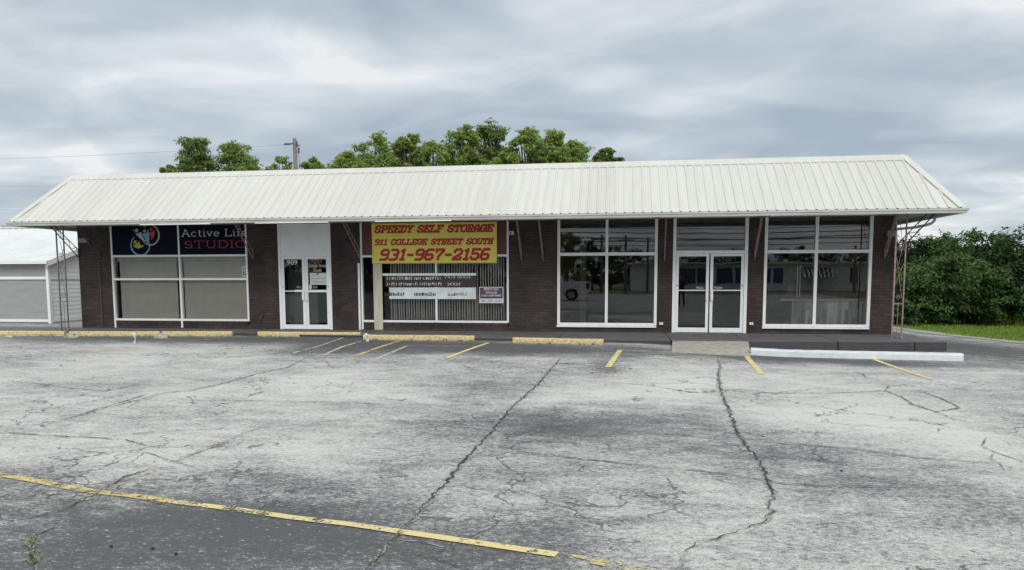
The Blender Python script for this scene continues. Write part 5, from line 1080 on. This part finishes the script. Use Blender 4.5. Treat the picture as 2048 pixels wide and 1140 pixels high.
def wire(a, b, sag, r, name, label, n=26):
    a, b = Vector(a), Vector(b); q = MB(); q.tube([a.lerp(b, i/n)-Vector((0, 0, sag*4*(i/n)*(1-i/n))) for i in range(n+1)], r, 5); o = q.build(name, M['wire' if a.y < 0 else 'skywire']); center(o); tag(o, label, 'wire'); return o
e = wp(-500, 326, 31); wire((pt.x-.75, PYY-.15, z-.06), e,   .35, .009, 'power_line', 'thin power line running left from the utility pole across the sky')
a, b = wp(-200, 369, 33), wp(250, 374, 33); wire(a, b, .05, .009, 'power_line', 'faint power line low in the sky above the left hip of the roof')
a, b = wp(-200, 416, 33), wp(180, 421, 33); wire(a, b, .05, .009, 'power_line', 'lowest power line just above the white roof at the left edge')
a, b = (WR+.02, .4, 2.98), wp(2140, 330, 26); 

# ================================================================== ACROSS THE STREET (seen mirrored in the glass)
mb = MB(); mb.quad((-120, -54, GZ+.02), (120, -54, GZ+.02), (120, -45, GZ+.02), (-120, -45, GZ+.02)); struct(mb, 'road', M['road'])
D_ = 70.; a, b = mir(1262, 560, D_), mir(1760, 560, D_); zt_ = 3.15; zb_ = GZ
ob = thing('storefront_building', ((a.x+b.x)/2, -D_, zb_), 'long low white shop building with blue windows, mirrored in the right panes', 'building')
q = MB(); q.box(a.x, b.x, -D_-9, -D_, zb_, zt_-.25); q.build('wall', M['wsiding'], ob)
q = MB(); q.box(a.x-.5, b.x+.5, -D_-9.5, -D_+.7, zt_-.249, zt_); q.build('roof', M['wroof'], ob)
for l, r_ in ((1354, 1374), (1376, 1383), (1385, 1391), (1394, 1410), (1432, 1465), (1470, 1492), (1534, 1541), (1546, 1566), (1700, 1716)):
    p, s = mir(l, 560, D_), mir(r_, 560, D_); q = MB(); q.box(p.x-.1, s.x+.1, -D_+.001, -D_+.06, .55, 2.5); f = q.build('window', M['alu'], ob); q = MB(); q.box(p.x, s.x, -D_+.061, -D_+.08, .65, 2.4); q.build('pane', M['blue'], f)
p, s = mir(1603, 560, D_), mir(1662, 560, D_); q = MB(); n = 15
for k in range(n): x = p.x+(s.x-p.x)*k/n; q.cur = k % 2; q.quad((x, -D_+.1, 2.5), (x+(s.x-p.x)/n, -D_+.1, 2.5), (x+(s.x-p.x)/n, -D_+1.4, 1.3), (x, -D_+1.4, 1.3))
q.build('awning', [M['white'], M['black']], ob, fix=False)
for i, (px, py, w_, dd, lf) in enumerate(((1135, 462, 90, 58, 'leafB'), (1185, 476, 60, 75, 'leafD'), (1222, 484, 50, 78, 'leafB'), (1262, 500, 80, 92, 'leafD'), (1325, 498, 100, 92, 'leafB'), (1400, 505, 120, 94, 'leafD'), (1480, 503, 120, 92, 'leafD'), (1560, 498, 90, 94, 'leafD'), (1604, 488, 50, 90, 'leafB'), (1660, 500, 110, 92, 'leafD'), (1745, 494, 100, 90, 'leafD'), (1060, 490, 120, 85, 'leafD'), (960, 490, 130, 85, 'leafD'), (560, 500, 90, 66, 'leafD'), (625, 512, 90, 72, 'leafE'), (690, 498, 110, 70, 'leafD'), (770, 505, 120, 75, 'leafE'), (860, 498, 120, 80, 'leafD'))):
    p = mir(px, py, dd); k = (mir(px+w_/2, py, dd)-mir(px-w_/2, py, dd)).length; tree('tree', p.x, p.y, p.z-GZ, k*.6, .6, 500+i, lf, 'dark leafy tree across the street, mirrored in the shop glass', 'trees across the street', 2600, .5, shape='round', clump=k*.2, ncl=26)
pl_ = []
for i, (px, py, dd) in enumerate(((1204, 470, 60), (1252, 472, 56), (1296, 474, 62), (1712, 490, 62), (960, 470, 60))):
    p = mir(px, py, dd); q = MB(); t = thing('utility_pole', (p.x, p.y, GZ), 'wooden utility pole across the street, mirrored in the shop glass', 'pole', 'poles across the street'); q.tube([(p.x, p.y, GZ), (p.x, p.y, p.z)], [.17, .12], 8); q.build('shaft', M['pole'], t); q = MB(); q.box(p.x-.9, p.x+.9, p.y-.06, p.y+.06, p.z-.5, p.z-.38); q.build('crossarm', M['pole'], t)
for i, (y0, y1, dd, r) in enumerate(((452, 447, 50, .035), (462, 456, 50, .05), (471, 470, 50, .06), (481, 462, 48, .05), (488, 478, 48, .035))):
    a, b = mir(1020, y0, dd), mir(1860, y1, dd); wire(a, b, .35, r, 'power_line', 'sagging cable along the street, mirrored in the upper panes')['group'] = 'cables along the street'
# white pickup parked across the lot
def pickup(x, y, yaw):
    t = thing('pickup_truck', (0, 0, 0), 'white pickup truck across the street, its rear mirrored in the left dark window', 'truck')
    zb = .0
    def P(name, mb, m_, parent=t, bev=0):
        o = mb.build(name, m_, parent)
        if bev: bv = o.modifiers.new('bevel', 'BEVEL'); bv.width = bev; bv.segments = 2
        return o
    # length along x, rear at +x; wheel arches cut in the side outline
    def arch(cx, r=.46): return [(cx+r*math.cos(R(a)), .38+r*math.sin(R(a))) for a in range(0, 181, 20)]
    bot = [(2.9, .48)]+arch(1.75)+arch(-1.9)+[(-2.9, .48)]
    q = MB(); q.prism([(-2.95, .55), (-2.95, .95), (-2.75, 1.12), (-1.55, 1.20), (-1.5, 1.24), (2.95, 1.30), (2.98, .55)]+bot, -.98, .98); P('body', q, M['carw'], bev=.03)
    q = MB(); q.prism([(-1.55, 1.20), (-.75, 1.88), (.9, 1.92), (1.12, 1.25)], -.86, .86); P('cab', q, M['carw'], bev=.05)
    for s in (-1, 1):
        q = MB(); q.prism([(-1.25, 1.28), (-.68, 1.78), (.05, 1.80), (.05, 1.28)], s*.862, s*.875); P('side_window', q, M['cglass']); q = MB(); q.prism([(.12, 1.28), (.12, 1.80), (.82, 1.80), (1.0, 1.28)], s*.862, s*.875); P('side_window', q, M['cglass'])
    q = MB(); q.quad((1.02, -.72, 1.36), (1.02, .72, 1.36), (.92, .70, 1.82), (.92, -.70, 1.82)); P('rear_window', q, M['cglass'])
    q = MB(); q.box(2.985, 3.0, -.74, .74, .72, 1.26); P('tailgate', q, M['carw'])
    q = MB(); q.box(2.98, 3.12, -.95, .95, .46, .66); P('bumper', q, M['chrome'], bev=.03)
    for s in (-1, 1):
        q = MB(); q.box(2.72, 2.995, s*.80, s*.995, .82, 1.22); P('tail_lamp', q, M['tail'], bev=.02)
        for cx in (1.75, -1.9):
            q = MB(); q.tube([(cx, s*.72, .38), (cx, s*.98, .38)], .38, 22); w_ = P('wheel', q, M['tyre'], bev=.03); q = MB(); q.tube([(cx, s*.975, .38), (cx, s*.992, .38)], .24, 16); P('rim', q, M['chrome'], w_)
    t.location = (x, y, -.12 if y > -46 else GZ+.02); t.rotation_euler.z = yaw
p = mir(1128, 600, 30); pickup(p.x-1.2, p.y, 0)
# photographer standing at the camera
def person():
    PX = mir(1363, 590, 20.7).x; t = thing('person', (PX, -20.72, -.12), 'person in dark clothes holding a phone up, mirrored in the glass door', 'person')
    bx, by, bz = PX, -20.72, -.12
    V = []; E_ = []; Rr = []
    def v(x, y, z, r): V.append((x, y, z)); Rr.append(r); return len(V)-1
    pel = v(0, 0, .95, .15); wai = v(0, 0, 1.10, .135); che = v(0, .02, 1.30, .165); nk = v(0, .03, 1.47, .06); hd = v(0, .05, 1.60, .095); ht = v(0, .04, 1.68, .085)
    E_ += [(pel, wai), (wai, che), (che, nk), (nk, hd), (hd, ht)]; nose = v(0, .155, 1.595, .018); E_.append((hd, nose))
    for s in (-1, 1):
        hip = v(s*.10, 0, .88, .095); kn = v(s*.11, .02, .50, .062); an = v(s*.12, -.02, .10, .042); to = v(s*.14, .15, .04, .038); E_ += [(pel, hip), (hip, kn), (kn, an), (an, to)]
        sh = v(s*.19, .02, 1.40, .062); el = v(s*.25, .13, 1.17, .045); wr = v(s*.10, .20, 1.43, .030); ha = v(s*.075, .22, 1.50, .032); E_ += [(che, sh), (sh, el), (el, wr), (wr, ha)]
        for k in range(4):
            f1 = v(s*(.085-.006*k), .245, 1.525+.018*k, .010); f2 = v(s*(.05-.004*k), .262, 1.53+.018*k, .009); E_ += [(ha, f1), (f1, f2)]
        th = v(s*.05, .205, 1.535, .011); E_.append((ha, th))
        ea = v(s*.098, .04, 1.595, .018); E_.append((hd, ea))
    me = bpy.data.meshes.new('body'); me.from_pydata(V, E_, []); o = bpy.data.objects.new('body', me); col.objects.link(o)
    sk = o.modifiers.new('skin', 'SKIN'); sk.use_smooth_shade = True
    for i, r in enumerate(Rr): me.skin_vertices[0].data[i].radius = (r, r)
    me.skin_vertices[0].data[pel].use_root = True; ss = o.modifiers.new('sub', 'SUBSURF'); ss.levels = 2; ss.render_levels = 2
    dg = bpy.context.evaluated_depsgraph_get(); dg.update(); m2 = bpy.data.meshes.new_from_object(o.evaluated_get(dg)); bpy.data.objects.remove(o)
    for m_ in ('cloth', 'trouser', 'skin', 'hair', 'shoe'): m2.materials.append(M[m_])
    for p_ in m2.polygons:
        c = p_.center; mi = 0
        if c.z < .09: mi = 4
        elif c.z < .99: mi = 1
        elif c.z > 1.49 or (c.y > .17 and c.z > 1.40): mi = 2
        if c.z > 1.64 or (c.z > 1.53 and c.y < .02 and abs(c.x) < .12): mi = 3
        p_.material_index = mi; p_.use_smooth = True
    b = bpy.data.objects.new('body', m2); col.objects.link(b); b.parent = t
    q = MB(); q.box(bx-.04, bx+.04, by+.236, by+.246, bz+1.47+.0, bz+1.60); q.build('phone', M['black'], t)
person()
